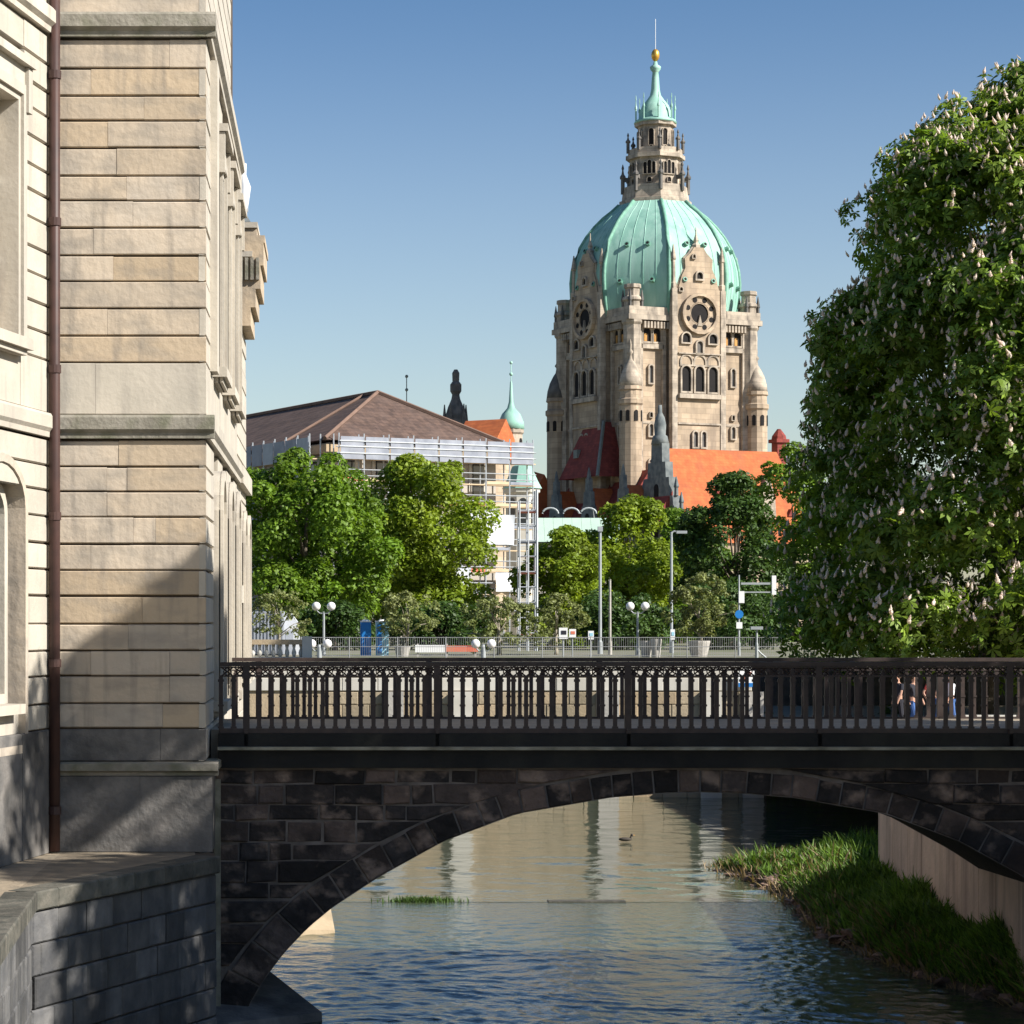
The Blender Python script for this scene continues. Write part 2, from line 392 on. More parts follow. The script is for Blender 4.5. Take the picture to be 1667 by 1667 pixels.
# ------------------------------------------------------------------ ground, riverbed and water
ZW, ZUP = -4.5, -4.496
WEIR = 54.2
QUAY_D, QUAY_X1 = 86.0, 14.6
def sheet(name, rects, mat, kind='structure'):
    mb = MB()
    for x0, x1, y0, y1, z in rects:
        mb.add([(x0, y0, z), (x1, y0, z), (x1, y1, z), (x0, y1, z)], [(0, 1, 2, 3)])
    return tag(mb.build(name, mat), kind=kind)
sheet('ground', [(-900, 1500, 100, 5000, 0), (-400, 15.0, 86.5, 100, 0), (-400, -6.0, 60, 86.5, 0), (-400, -2.4, 37.2, 60, -0.02), (36.0, 400, 20, 100, 0),
                 (-400, -8.0, -60, 37.2, -0.04), (17.5, 36.0, 20, 43, 0)], M['ground'])
sheet('promenade', [(14.5, 36.0, 43, 100, -1.75)], M['deck'])
sheet('riverbed', [(-40, 45, -60, 100, -6.2)], M['riverbed'])

def wave_sheet(name, x0, x1, y0, y1, dx, dy, z, amp, mat, seed, lmin=0.22, lmax=1.4, n=46):
    rng = np.random.default_rng(seed)
    xs = np.arange(x0, x1 + 1e-6, dx); ys = np.arange(y0, y1 + 1e-6, dy)
    gx, gy = np.meshgrid(xs, ys)
    h = np.zeros_like(gx)
    wx = gx + 0.35 * np.sin(0.9 * gy + 0.5 * gx) + 0.2 * np.sin(1.7 * gx - 0.6 * gy)
    wy = gy + 0.35 * np.sin(0.8 * gx - 0.4 * gy + 1.0) + 0.2 * np.sin(1.3 * gy + gx)
    for i in range(n):
        lam = lmin * (lmax / lmin) ** rng.random()
        an = rng.normal(math.pi / 2, 0.8)
        k = 2 * math.pi / lam
        h += amp * (lam / lmax) ** 0.85 * np.sin(k * (math.cos(an) * wx + math.sin(an) * wy) + rng.random() * 6.28) / math.sqrt(n) * 1.9
    patch = 0.75 + 0.35 * np.sin(0.5 * gx + 0.31 * gy + 1.3) * np.sin(0.23 * gy - 0.4 * gx)
    h *= patch * (np.clip((gy - WEIR) / 2.0, 0.0, 1.0) if y1 > WEIR + 1 else np.clip((WEIR - gy) / 9.0, 0.0, 1.0))
    co = np.stack([gx, gy, h + z], -1).reshape(-1, 3)
    nx, ny = len(xs), len(ys)
    i = np.arange(nx * ny).reshape(ny, nx)
    q = np.stack([i[:-1, :-1], i[:-1, 1:], i[1:, 1:], i[1:, :-1]], -1).reshape(-1, 4)
    me = np_mesh(name, co, q, mat)
    me.polygons.foreach_set('use_smooth', np.ones(len(q), bool))
    return tag(link(name, me), kind='structure')
def np_mesh(name, co, quads, mat, tint=None):
    me = bpy.data.meshes.new(name)
    nv, nf = len(co), len(quads); k = quads.shape[1]
    me.vertices.add(nv); me.vertices.foreach_set('co', np.ascontiguousarray(co, np.float32).ravel())
    me.loops.add(nf * k); me.loops.foreach_set('vertex_index', np.ascontiguousarray(quads, np.int32).ravel())
    me.polygons.add(nf); me.polygons.foreach_set('loop_start', np.arange(nf, dtype=np.int32) * k)
    me.update(calc_edges=True)
    if tint is not None:
        a = me.attributes.new('tint', 'FLOAT', 'POINT'); a.data.foreach_set('value', np.ascontiguousarray(tint, np.float32))
    if mat: me.materials.append(mat)
    return me
wave_sheet('river_water', -4.5, 13.5, 33.0, WEIR, 0.05, 0.055, ZW, 0.0105, M['water'], 3, lmin=0.16, lmax=0.95, n=60)
wave_sheet('upstream_water', -9.0, 30.0, WEIR - 0.12, QUAY_D + 6, 0.14, 0.16, ZUP, 0.010, M['calm_water'], 5, lmin=0.45, lmax=2.4, n=40)
sheet('near_water', [(-9.0, 14.5, -40, 33.0, ZW), (-9.0, -4.5, 33.0, WEIR, ZW), (13.5, 14.5, 33.0, WEIR, ZW)], M['water'])
# the low weir that holds the calm water back
w_ = thing('weir', 'low dark weir sill barely breaking the water surface in mid river', 'weir', (3, WEIR, ZW))
mb = MB(); mb.box(4.7, 6.4, WEIR - 0.20, WEIR + 0.16, -6.0, ZUP + 0.02); mb.build('sill', M['dark_coping'], w_)
# duck on the calm water
d_ = thing('duck', 'small dark duck swimming on the calm water beyond the weir', 'duck', (X(1018, 68.8), 68.8, ZUP))
mb = MB(); mb.sphere((X(1018, 68.8), 68.8, ZUP + 0.07), 0.095, 10, 7, (2.0, 1.0, 0.6)); mb.tube([(X(1018, 68.8) + 0.13, 68.8, ZUP + 0.08), (X(1018, 68.8) + 0.17, 68.8, ZUP + 0.16)], [0.035, 0.028]); mb.sphere((X(1018, 68.8) + 0.185, 68.8, ZUP + 0.185), 0.042); mb.build('body', M['feather'], d_, smooth=True)
mb = MB(); mb.lathe([(0.025, 0), (0.01, 0.09)], 6, (0, 0, 0)); 
for i, v in enumerate(mb.v): mb.v[i] = (X(1018, 68.8) + 0.22 + v[2] * 0.6, 68.8 + v[1] * 0.6, ZUP + 0.182 + v[0] * 0.6)
mb.build('bill', M['amber_tone'], d_)

# ------------------------------------------------------------------ stone pieces
def stone(mb, pts, M_, depth=0.1, ch=0.02, gap=0.008, w=0.0):
    """one dressed stone: polygon outline (counter-clockwise), chamfered front edge"""
    o = grow(pts, -gap); f = grow(pts, -gap - ch)
    n = len(pts)
    vs = [M_(u, v, w) for u, v in f] + [M_(u, v, w - ch) for u, v in o] + [M_(u, v, w - depth) for u, v in o]
    fs = [tuple(range(n))]
    for a in (0, n):
        fs += [(a + i, a + n + i, a + n + (i + 1) % n, a + (i + 1) % n) for i in range(n)]
    return mb.add(vs, fs)
def rusticated(mb, u0, u1, v0, v1, M_, w=0.0, hgap=0.011, ch=0.026, depth=0.10):
    """course block: deep groove above and below, tight upright joints"""
    vs = [M_(u0 + 0.002, v0 + hgap + ch * 0.6, w), M_(u1 - 0.002, v0 + hgap + ch * 0.6, w), M_(u1 - 0.002, v1 - hgap - ch * 0.6, w), M_(u0 + 0.002, v1 - hgap - ch * 0.6, w),
          M_(u0 + 0.001, v0 + hgap, w - ch), M_(u1 - 0.001, v0 + hgap, w - ch), M_(u1 - 0.001, v1 - hgap, w - ch), M_(u0 + 0.001, v1 - hgap, w - ch),
          M_(u0 + 0.001, v0 + hgap, w - depth), M_(u1 - 0.001, v0 + hgap, w - depth), M_(u1 - 0.001, v1 - hgap, w - depth), M_(u0 + 0.001, v1 - hgap, w - depth)]
    fs = [(0, 1, 2, 3)]
    for a in (0, 4):
        fs += [(a + i, a + 4 + i, a + 4 + (i + 1) % 4, a + (i + 1) % 4) for i in range(4)]
    return mb.add(vs, fs)
def rect(u0, u1, v0, v1): return [(u0, v0), (u1, v0), (u1, v1), (u0, v1)]

# ------------------------------------------------------------------ palace on the left
D0 = 37.0
XL, XR = -4.22, -1.94
palace = thing('palace', 'pale sandstone palace with grooved stone courses rising straight from the river bank', 'palace', (-6, 40, -1.8))
MF = lambda u, v, w: (u, D0 - w, v)                                  # front face
MS = lambda u, v, w: (XR + w, u, v)                                  # river face, u runs away from the camera
CL = Vector((-4.25, 37.0)); DL = Vector((-0.196, -0.981)); NL = Vector((0.981, -0.196))
ML = lambda t, v, w: (CL.x + DL.x * t + NL.x * w, CL.y + DL.y * t + NL.y * w, v)   # left wing, t runs towards the camera
# cores behind the stones
mb = MB(); mb.box(-20, XR - 0.085, D0 + 0.085, 48.7, -6, 15); mb.build('wall_core', M['joint_dark'], palace)
mb = MB(); mb.box(-20, -1.95 - 0.085, 48.7, 54.0, -6, 8.2); mb.build('wall_core', M['joint_dark'], palace)
mb = MB()
mb.add([ML(0, z, -0.5) for z in (-6, 15)] + [ML(8, z, -0.5) for z in (-6, 15)] + [(-20, 29, z) for z in (-6, 15)] + [(-20, 37, z) for z in (-6, 15)],
       [(0, 2, 3, 1), (2, 4, 5, 3), (4, 6, 7, 5), (6, 0, 1, 7), (1, 3, 5, 7), (0, 6, 4, 2)])
mb.build('wall_core', M['joint_dark'], palace)
ys_up = [63, 111, 155.5, 196, 240.5, 286, 326.5, 371, 416, 458, 501.5, 546.5, 590]
ys_lo = [716, 760, 800, 841.6, 885.5, 928, 970.5, 1015.5, 1059, 1100, 1145, 1186]
zf = lambda y: Z(y, D0)
courses = [(zf(b), zf(a)) for a, b in zip(ys_up, ys_up[1:])] + [(zf(b), zf(a)) for a, b in zip(ys_lo, ys_lo[1:])]
top = zf(22)
extra = [(top + 0.4 * k, top + 0.4 * (k + 1)) for k in range(9)]
def split_course(u0, u1, n):
    c = sorted(random.uniform(0.15, 0.85) for _ in range(n - 1))
    c = [0] + [max(0.24 * (i + 1), min(1 - 0.24 * (n - 1 - i), x)) for i, x in enumerate(c)] + [1]
    return [(u0 + (u1 - u0) * a, u0 + (u1 - u0) * b) for a, b in zip(c, c[1:])]
def block(M_, u0, u1, v0, v1, mat, w=0.0, name='stone_block', **k):
    mb = MB(); rusticated(mb, u0, u1, v0 + random.uniform(-.006, .006), v1 + random.uniform(-.006, .006), M_, w + random.uniform(-.010, .006), **k)
    return mb.build(name, mat, palace)
# front face
for v0, v1 in courses + extra:
    for a, b in split_course(XL, XR, random.choice((1, 2, 2, 2, 3))):
        block(MF, a, b, v0, v1, M['sandstone'])
for a, b in split_course(XL, XR, 2):
    block(MF, a, b, zf(676), zf(590), M['pale_stone'], hgap=0.010)
for a, b in split_course(XL, XR, 2):
    block(MF, a, b, zf(1240), zf(1186), M['plinth_stone'], hgap=0.010)
for a, b in split_course(XL, XR + 0.10, 2):
    block(MF, a, b, zf(1388), zf(1262), M['plinth_stone'], w=0.10, hgap=0.006, depth=0.2)
def band(M_, u0, u1, v0, v1, out, mat, name='string_course'):
    mb = MB()
    h = v1 - v0
    prof = [(-0.08, v1), (out * 0.75, v1), (out, v1 - h * 0.12), (out, v1 - h * 0.62), (out * 0.55, v1 - h * 0.78), (out * 0.5, v0), (-0.08, v0)]
    n = len(prof)
    vs = [M_(u0, v, w) for w, v in prof] + [M_(u1, v, w) for w, v in prof]
    mb.add(vs, [tuple(range(n)), tuple(range(n, 2 * n))[::-1]] + [(i, (i + 1) % n, n + (i + 1) % n, n + i) for i in range(n)])
    return mb.build(name, mat, palace)
band(MF, XL, XR + 0.13, zf(714), zf(676), 0.13, M['mossy_stone'])
band(MF, XL, XR + 0.15, zf(61), zf(22), 0.15, M['mossy_stone'])
band(MF, XL, XR + 0.19, zf(1262), zf(1240), 0.19, M['mossy_stone'])
# river face
band(MS, D0 + 0.002, 48.9, zf(714), zf(676), 0.13, M['pale_stone'])
band(MS, D0 + 0.002, 48.9, zf(61), zf(22), 0.15, M['pale_stone'])
band(MS, D0 + 0.002, 38.0, zf(1262), zf(1240), 0.19, M['mossy_stone'])
wins = [40.2, 43.4, 46.6]; HW = 0.72
def strips(u0, u1, hw):
    out = []; a = u0
    for c in wins:
        out.append((a, c - hw)); a = c + hw
    out.append((a, u1)); return out
for v0, v1 in courses[:12]:
    for a, b in strips(D0 + 0.003, 48.7, HW + 0.28):
        block(MS, a, b, v0, v1, M['pale_stone'])
for v0, v1 in courses[12:]:
    for a, b in strips(D0 + 0.003, 48.7, HW):
        block(MS, a, b, v0, v1, M['pale_stone'])
for v0, v1 in extra:
    block(MS, D0 + 0.003, 46.0, v0, v1, M['pale_stone'])
block(MS, D0 + 0.003, 48.7, zf(676), zf(590), M['pale_stone'], hgap=0.01)
block(MS, D0 + 0.003, 48.7, zf(1240), zf(1186), M['pale_stone'], hgap=0.01)
block(MS, D0 - 0.095, 38.0, zf(1388), zf(1262), M['plinth_stone'], w=0.10, hgap=0.006, depth=0.2)
# giant pilasters beside the corner of the upper storey
for c in (38.6, 48.0):
    mb = MB(); mb.box(c - 0.3, c + 0.3, zf(590), zf(66), -0.02, 0.11, MS); mb.build('pilaster', M['pale_stone'], palace)
def tall_window(M_, c, hw, v0, v1, head=True, arch=False, mat='pale_stone'):
    rise = 0.45 if arch else None
    inn = arch_pts(c - hw, c + hw, v0, v1, 8, 0.45) if arch else rect(c - hw, c + hw, v0, v1)
    mb = MB(); out = grow(inn, 0.24); frame_strip(mb, inn, out, -0.30, 0.10, M_); frame_strip(mb, grow(inn, 0.09), out, 0.08, 0.15, M_)
    fr = mb.build('window', M[mat], palace)
    mb = MB(); mb.prism(inn, -0.30, -0.26, M_); mb.build('pane', M['glass_dark'], fr)
    mb = MB(); mb.box(c - 0.03, c + 0.03, v0, v1 - 0.1, -0.26, -0.2, M_)
    for q in (0.33, 0.66):
        mb.box(c - hw, c + hw, v0 + (v1 - v0) * q - 0.03, v0 + (v1 - v0) * q + 0.03, -0.255, -0.21, M_)
    mb.build('glazing_bar', M['white_paint'], fr)
    mb = MB(); mb.prism([(c - hw - 0.34, v0 - 0.16), (c + hw + 0.34, v0 - 0.16), (c + hw + 0.34, v0), (c - hw - 0.34, v0)], -0.05, 0.22, M_); mb.build('sill', M[mat], fr)
    if head:
        mb = MB(); mb.box(c - hw - 0.2, c + hw + 0.2, v1 + 0.22, v1 + 0.5, -0.05, 0.13, M_)
        mb.prism([(c - hw - 0.4, v1 + 0.5), (c + hw + 0.4, v1 + 0.5), (c + hw + 0.4, v1 + 0.62), (c - hw - 0.4, v1 + 0.62)], -0.05, 0.24, M_)
        mb.build('hood', M[mat], fr)
        for s in (-1, 1):
            mb = MB(); mb.prism([(c + s * (hw + 0.28) - 0.09, v1 - 0.15), (c + s * (hw + 0.28) + 0.09, v1 - 0.15), (c + s * (hw + 0.28) + 0.09, v1 + 0.49), (c + s * (hw + 0.28) - 0.09, v1 + 0.49)], 0.0, 0.19, M_)
            mb.build('console', M[mat], fr)
    return fr
for c in wins:
    tall_window(MS, c, HW - 0.06, 5.75, 9.0)
    tall_window(MS, c, HW - 0.26, 0.4, 3.9, head=False, arch=True)
# lower far wing
zz = -1.0
while zz < 7.8:
    block(MS, 48.95, 54.0, zz, zz + 0.40, M['pale_stone'], w=-0.01); zz += 0.40
for c in (50.3, 52.6):
    tall_window(lambda u, v, w: MS(u, v, w - 0.01), c, 0.42, 0.6, 3.7, head=False, arch=True)
mb = MB(); mb.box(48.9, 54.1, 2.05, 2.4, -0.08, 0.10, MS); mb.box(48.9, 54.1, 4.44, 4.79, -0.08, 0.12, MS); mb.build('string_course', M['pale_stone'], palace)
# heavy balcony entablature over the far wing, with its slate roof and pale statue
ent = MB()
DE = 51.0
for y0, y1, xo in ((370, 383, 418), (383, 395, 431), (395, 432, 429), (432, 470, 424), (470, 500, 416), (500, 530, 408)):
    ent.box(-3.5, X(xo, DE), DE, DE + 2.6, Z(y1, DE), Z(y0, DE))
en = ent.build('entablature', M['sandstone'], palace)
mb = MB(); mb.box(-3.5, X(419.5, DE), DE - 0.05, DE + 2.65, Z(371, DE), Z(362, DE)); mb.box(-3.5, X(411, DE), DE - 0.04, DE + 2.5, Z(418, DE), Z(409, DE)); mb.build('moulding', M['pale_stone'], en)
for k in range(4):
    mb = MB(); mb.box(X(390 + k * 9, DE), X(395 + k * 9, DE), DE - 0.09, DE + 0.01, Z(456, DE), Z(420, DE)); mb.build('dentil', M['mossy_stone'], en)
mb = MB(); mb.add([(-3.5, DE, Z(361, DE)), (X(408, DE), DE, Z(361, DE)), (X(408, DE), DE + 2.6, Z(361, DE)), (-3.5, DE + 2.6, Z(361, DE)), (-3.5, DE + 1.3, Z(310, DE)), (X(386, DE), DE + 1.3, Z(312, DE))],
                  [(0, 1, 5, 4), (1, 2, 5), (2, 3, 4, 5), (3, 0, 4), (0, 3, 2, 1)])
mb.build('roof', M['gable_slate'], palace)
mb = MB(); mb.tube([P(393, 352, DE + 1), P(395, 330, DE + 1), P(397, 305, DE + 1), P(394, 285, DE + 1), P(396, 266, DE + 1)], [0.11, 0.13, 0.15, 0.09, 0.07], 8)
mb.tube([P(396, 312, DE + 1), P(401, 322, DE + 1), P(401, 345, DE + 1)], 0.045); mb.build('statue', M['white_sheet'], palace, smooth=True)
# left wing wall
for v0, v1 in courses[:12] + extra:
    block(ML, 0.14, 1.34, v0, v1, M['pale_stone'])
    if v0 > 9.9:
        block(ML, 1.34, 3.2, v0, v1, M['pale_stone'])
for v0, v1 in courses[12:]:
    if v1 > 3.95: block(ML, 0.14, 3.4, v0, v1, M['pale_stone'])
    else: block(ML, 0.14, 1.33, v0, v1, M['pale_stone'], depth=0.3)
for v0, v1, w in ((zf(676), zf(590), 0.0), (zf(1388), zf(1186), 0.03)):
    block(ML, 0.14, 1.5, v0, v1, M['pale_stone' if w == 0 else 'plinth_stone'], w=w, hgap=0.01)
    block(ML, 1.5, 3.4, v0, v1, M['pale_stone' if w == 0 else 'plinth_stone'], w=w, hgap=0.01)
band(ML, 0.0, 8, zf(714), zf(676), 0.10, M['pale_stone'])
band(ML, 0.0, 8, zf(61), zf(22), 0.15, M['pale_stone'])
mb = MB(); mb.box(3.72, 8, -2, 15, -0.5, -0.075, ML); mb.build('wall', M['pale_stone'], palace)
for v0, v1 in courses + extra + [(zf(676), zf(590))]:
    for a, b in split_course(3.75, 8.0, 3):
        block(ML, a, b, v0, v1, M['pale_stone'])
for a, b in split_course(3.42, 8.0, 3):
    block(ML, a, b, zf(1388), zf(1186), M['plinth_stone'], w=0.03, hgap=0.01)
fr = tall_window(ML, 2.75, 0.87, 5.75, 9.15)
mb = MB(); mb.box(1.9, 3.6, 5.76, 9.1, -0.24, -0.225, ML); mb.build('blind', M['sandstone'], fr)
fa = MB(); inn = arch_pts(1.36, 3.3, -0.1, 3.95, 12, 0.62); frame_strip(fa, inn, grow(inn, 0.12), -0.3, 0.03, ML); aw = fa.build('window', M['sandstone'], palace)
mb = MB(); mb.prism(inn, -0.34, -0.30, ML); mb.build('pane', M['glass_dark'], aw)
mb = MB(); inn2 = arch_pts(1.48, 3.2, 0.5, 3.8, 12, 0.55); frame_strip(mb, grow(inn2, -0.14), inn2, -0.3, -0.2, ML); mb.build('frame', M['pale_stone'], aw)
mb = MB(); mb.box(1.62, 3.4, 0.36, 0.5, -0.3, 0.12, ML); mb.build('sill', M['pale_stone'], aw)
mb = MB(); mb.box(1.36, 3.3, -0.1, 0.36, -0.3, -0.08, ML); mb.build('apron', M['pale_stone'], aw)
# the brown drainpipe in the corner
pc = Vector((X(89, 36.75), 36.75))
mb = MB(); mb.tube([(pc.x, pc.y, -1.75), (pc.x, pc.y, 4.0), (pc.x, pc.y, 14)], 0.082, 12); dp = mb.build('drainpipe', M['pipe'], palace, smooth=True)
for z in (-1.2, 1.0, 3.2, 5.4, 7.6, 9.8):
    mb = MB(); mb.lathe([(0.098, 0), (0.098, 0.12)], 12, (pc.x, pc.y, z)); mb.box(pc.x - 0.03, pc.x + 0.03, pc.y, 37.02, z + 0.03, z + 0.09); mb.build('bracket', M['pipe'], dp)

# ------------------------------------------------------------------ terrace and its river wall
ZT = -1.77
T0, T1, T2 = Vector((-1.80, 36.3)), Vector((-3.94, 31.5)), Vector((-3.70, 26.0))
terr = thing('terrace_wall', 'dark grey ashlar river wall with coping below the palace terrace', 'wall', (-3, 33, ZW))
mb = MB()
mb.add([(p[0], p[1], z) for z in (-6.2, ZT - 0.02) for p in (T0, T1, T2, (-9, 26.0), (-9, 36.85), (-1.80, 36.85))],
       [(0, 1, 7, 6), (1, 2, 8, 7), (2, 3, 9, 8), (3, 4, 10, 9), (4, 5, 11, 10), (5, 0, 6, 11), (6, 7, 8, 9, 10, 11)])
mb.build('wall_core', M['joint_dark'], terr)
def seg_map(a, b):
    d = (b - a).normalized(); n = Vector((-d.y, d.x))
    if n.x < 0 and abs(n.x) > abs(n.y): n = -n
    if abs(n.y) >= abs(n.x) and n.y > 0: n = -n
    return (lambda u, v, w: (a.x + d.x * u + n.x * w, a.y + d.y * u + n.y * w, v)), (b - a).length
for a, b in ((T0, T1), (T1, T2)):
    mp, ln = seg_map(a, b)
    if mp(0, 0, 1)[0] < a.x: 
        mp0 = mp; mp = lambda u, v, w, mp0=mp0: mp0(u, v, -w)
    z = -5.4; row = 0
    while z < ZT - 0.34:
        h = 0.42
        u = -0.02 if row % 2 else -0.3
        while u < ln:
            w = random.uniform(0.5, 0.95)
            u0, u1 = max(u, 0.0), min(u + w, ln)
            if u1 - u0 > 0.1:
                mb = MB(); stone(mb, rect(u0, u1, z, min(z + h, ZT - 0.27)), mp, 0.08, 0.022, 0.008, 0.07 + random.uniform(-0.015, 0.015)); mb.build('stone_block', M['grey_ashlar'], terr)
            u += w
        z += h; row += 1
    u = 0.0
    while u < ln - 0.1:
        w = min(random.uniform(0.8, 1.1), ln - u)
        mb = MB(); stone(mb, rect(u, u + w, ZT - 0.26, ZT + 0.0), mp, 0.42, 0.02, 0.006, 0.13); mb.build('coping_stone', M['dark_coping'], terr)
        u += w
mb = MB(); mb.box(-1.86, -1.76, 37.86, 37.94, -6, -0.75); mb.build('lit_edge_strip', M['ledge_stone'], terr)  # pale strip puts light along the wall end's edge into colour
sheet('terrace', [(-9, -4.1, 26, 36.9, ZT - 0.012)], M['terrace_paving'])
tp = MB(); tp.add([(-4.1, 31.6, ZT - 0.012), (-4.05, 26, ZT - 0.012), (-4.1, 36.9, ZT - 0.012), (-2.1, 36.9, ZT - 0.012), (-2.05, 36.2, ZT - 0.012), (-4.09, 31.6, ZT - 0.012)], [(2, 0, 5, 4, 3)])
tag(tp.build('terrace_floor', M['terrace_paving']), kind='structure')

# ------------------------------------------------------------------ the stone bridge
DB0, DB1 = 38.0, 42.6
S = DB0 / F
bridge = thing('stone_bridge', 'soot dark stone arch bridge across the river with an iron edge beam', 'bridge', (5.6, 40.3, ZW))
AC = (1142 - PX) * S                                                  # arch centre line
dro = [0, 1.5, 9, 35, 80, 138, 187, 220, 262, 305, 345, 380, 420, 520]
hal = [0, 60, 150, 300, 420, 525, 600, 640, 680, 712, 735, 748, 755, 760]
ZC = Z(1290, DB0)
def half_at(drop_m): return float(np.interp(drop_m / S, dro, hal)) * S
prof = []                                                              # intrados, crown to springing, fine steps
for k in range(101):
    dr = (k / 100.0) ** 1.9 * 500 * S
    prof.append((half_at(dr), ZC - dr))
full = [(AC - x, z) for x, z in prof[::-1]] + [(AC + x, z) for x, z in prof[1:]]
# running length along the arch
cum = [0.0]
for (a, b), (c, d) in zip(full, full[1:]): cum.append(cum[-1] + math.hypot(c - a, d - b))
def on_arch(s):
    x = float(np.interp(s, cum, [p[0] for p in full])); z = float(np.interp(s, cum, [p[1] for p in full]))
    x2 = float(np.interp(s + 0.05, cum, [p[0] for p in full])); z2 = float(np.interp(s + 0.05, cum, [p[1] for p in full]))
    x1 = float(np.interp(s - 0.05, cum, [p[0] for p in full])); z1 = float(np.interp(s - 0.05, cum, [p[1] for p in full]))
    t = Vector((x2 - x1, z2 - z1)).normalized()
    return Vector((x, z)), Vector((-t.y, t.x))
mid = cum[-1] / 2
def ring_t(s):
    q = abs(s - mid) / mid
    return 0.36 + 0.30 * q ** 2.2
MBR = lambda u, v, w: (u, DB0 - w, v)
s = 0.0; ext = []
lens = []
while s < cum[-1] - 0.15:
    q = abs(s - mid) / mid
    ln = random.uniform(0.30, 0.40) + 0.30 * q ** 3
    lens.append((s, min(s + ln, cum[-1]))); s += ln
for a, b in lens:
    pa, na = on_arch(a); pm, nm = on_arch((a + b) / 2); pb, nb = on_arch(b)
    t = ring_t((a + b) / 2) + random.uniform(-0.015, 0.02)
    pts = [tuple(pa), tuple(pm), tuple(pb), tuple(pb + nb * t), tuple(pm + nm * t), tuple(pa + na * t)]
    c = sum((Vector(p) for p in pts), Vector((0, 0))) / 6
    mb = MB()
    if (Vector(pts[2]) - Vector(pts[0])).cross(Vector(pts[3]) - Vector(pts[0])) < 0: pts = pts[::-1]
    stone(mb, pts, MBR, 0.16, 0.018, 0.014, 0.014 + random.uniform(-0.010, 0.016)); mb.build('voussoir', M['sooty_stone'], bridge)
def extr_x(z, side):
    """x of the ring's outer edge at height z"""
    best = None
    for k in range(0, 101):
        sft = mid + side * mid * k / 100.0
        p, n = on_arch(sft); e = p + n * ring_t(sft)
        if e.y <= z: return e.x
    return e.x
# mortar backing of ring and spandrels
mb = MB()
for (a, b), (c, d) in zip(full[::2], full[2::2]):
    mb.prism([(a, b), (c, d), (c, -0.5), (a, -0.5)], -0.5, -0.012, MBR)
mb.prism([(-2.05, -6), (full[0][0], -6), (full[0][0], -0.5), (-2.05, -0.5)], -0.5, -0.012, MBR)
mb.prism([(full[-1][0], -6), (18, -6), (18, -0.5), (full[-1][0], -0.5)], -0.5, -0.012, MBR)
mb.build('mortar_face', M['pale_mortar'], bridge)
zrow = [-0.60, -0.83, -1.15, -1.40, -1.74, -2.02, -2.36, -2.62, -2.98, -3.3, -3.66, -4.0, -4.5, -5.1]
for hi, lo in zip(zrow, zrow[1:]):
    for side in (-1, 1):
        x_hi, x_lo = extr_x(hi, side), extr_x(lo, side)
        lim = -1.86 if side < 0 else 16.5
        u = lim
        while (u - x_lo) * side > 0.05:
            w = random.uniform(0.28, 0.85) if hi < -0.7 else random.uniform(0.4, 1.0)
            n = u - side * w
            if (n - x_lo) * side < 0.25: n = x_lo
            nt = n
            if (n - x_hi) * side < 0: pass
            last = n == x_lo
            top_n = n if not last else max(min(x_hi, 99), -99)
            if last and (top_n - u) * side > 0: top_n = u
            pts = [(u, lo), (n, lo), (top_n, hi), (u, hi)] if side < 0 else [(n, lo), (u, lo), (u, hi), (top_n, hi)]
            if side < 0 and last: pts = [(u, lo), (n, lo), (min(x_hi, n + 1.2) if x_hi > n else n, hi), (u, hi)]
            if side > 0 and last: pts = [(n, lo), (u, lo), (u, hi), (max(x_hi, n - 1.2) if x_hi < n else n, hi)]
            pts = [(a + random.uniform(-.012, .012), b + random.uniform(-.016, .016)) for a, b in pts]
            mb = MB(); stone(mb, pts, MBR, 0.12, 0.024, 0.012, 0.010 + random.uniform(-0.012, 0.04)); mb.build('stone_block', M['sooty_stone'], bridge)
            u = n
        # small fill stones up to the ring on long shallow rows
        if side < 0: a, b = min(x_lo + 1.2, x_hi), x_hi
        else: a, b = x_hi, max(x_lo - 1.2, x_hi)
# vault under the deck, then far face
mb = MB()
for (a, b), (c, d) in zip(full[::2], full[2::2]):
    mb.add([(a, DB0 + 0.02, b), (c, DB0 + 0.02, d), (c, DB1, d), (a, DB1, b), (a, DB0 + 0.02, b + 0.25), (c, DB0 + 0.02, d + 0.25), (c, DB1, d + 0.25), (a, DB1, b + 0.25)],
           [(0, 1, 2, 3), (4, 7, 6, 5), (0, 4, 5, 1), (3, 2, 6, 7)])
mb.build('vault', M['vault_stone'], bridge)
mb = MB()
MBB = lambda u, v, w: (u, DB1 + w, v)
for (a, b), (c, d) in zip(full[::2], full[2::2]): mb.prism([(a, b + 0.01), (c, d + 0.01), (c, -0.5), (a, -0.5)], -0.3, 0.0, MBB)
mb.prism([(-2.05, -6), (full[0][0], -6), (full[0][0], -0.5), (-2.05, -0.5)], -0.3, 0.0, MBB)
mb.prism([(full[-1][0], -6), (18, -6), (18, -0.5), (full[-1][0], -0.5)], -0.3, 0.0, MBB)
mb.build('far_face', M['sooty_stone'], bridge)
mb = MB(); mb.box(-1.93, 18, DB0 + 0.3, DB1 - 0.1, -0.58, -0.002); mb.build('deck', M['deck'], bridge)
XB0, XB1 = -1.80, 18
mb = MB(); mb.box(XB0, XB1, DB0 - 0.10, DB0 + 0.298, -0.245, -0.045); mb.build('edge_beam', M['girder_paint'], bridge)
mb = MB(); mb.box(XB0, XB1, DB0 - 0.28, DB0 + 0.25, -0.292, -0.247); mb.build('ledge', M['ledge_stone'], bridge)
mb = MB(); mb.box(XB0, XB1, DB0 - 0.13, DB0 + 0.27, -0.575, -0.294); mb.build('girder', M['girder_paint'], bridge)
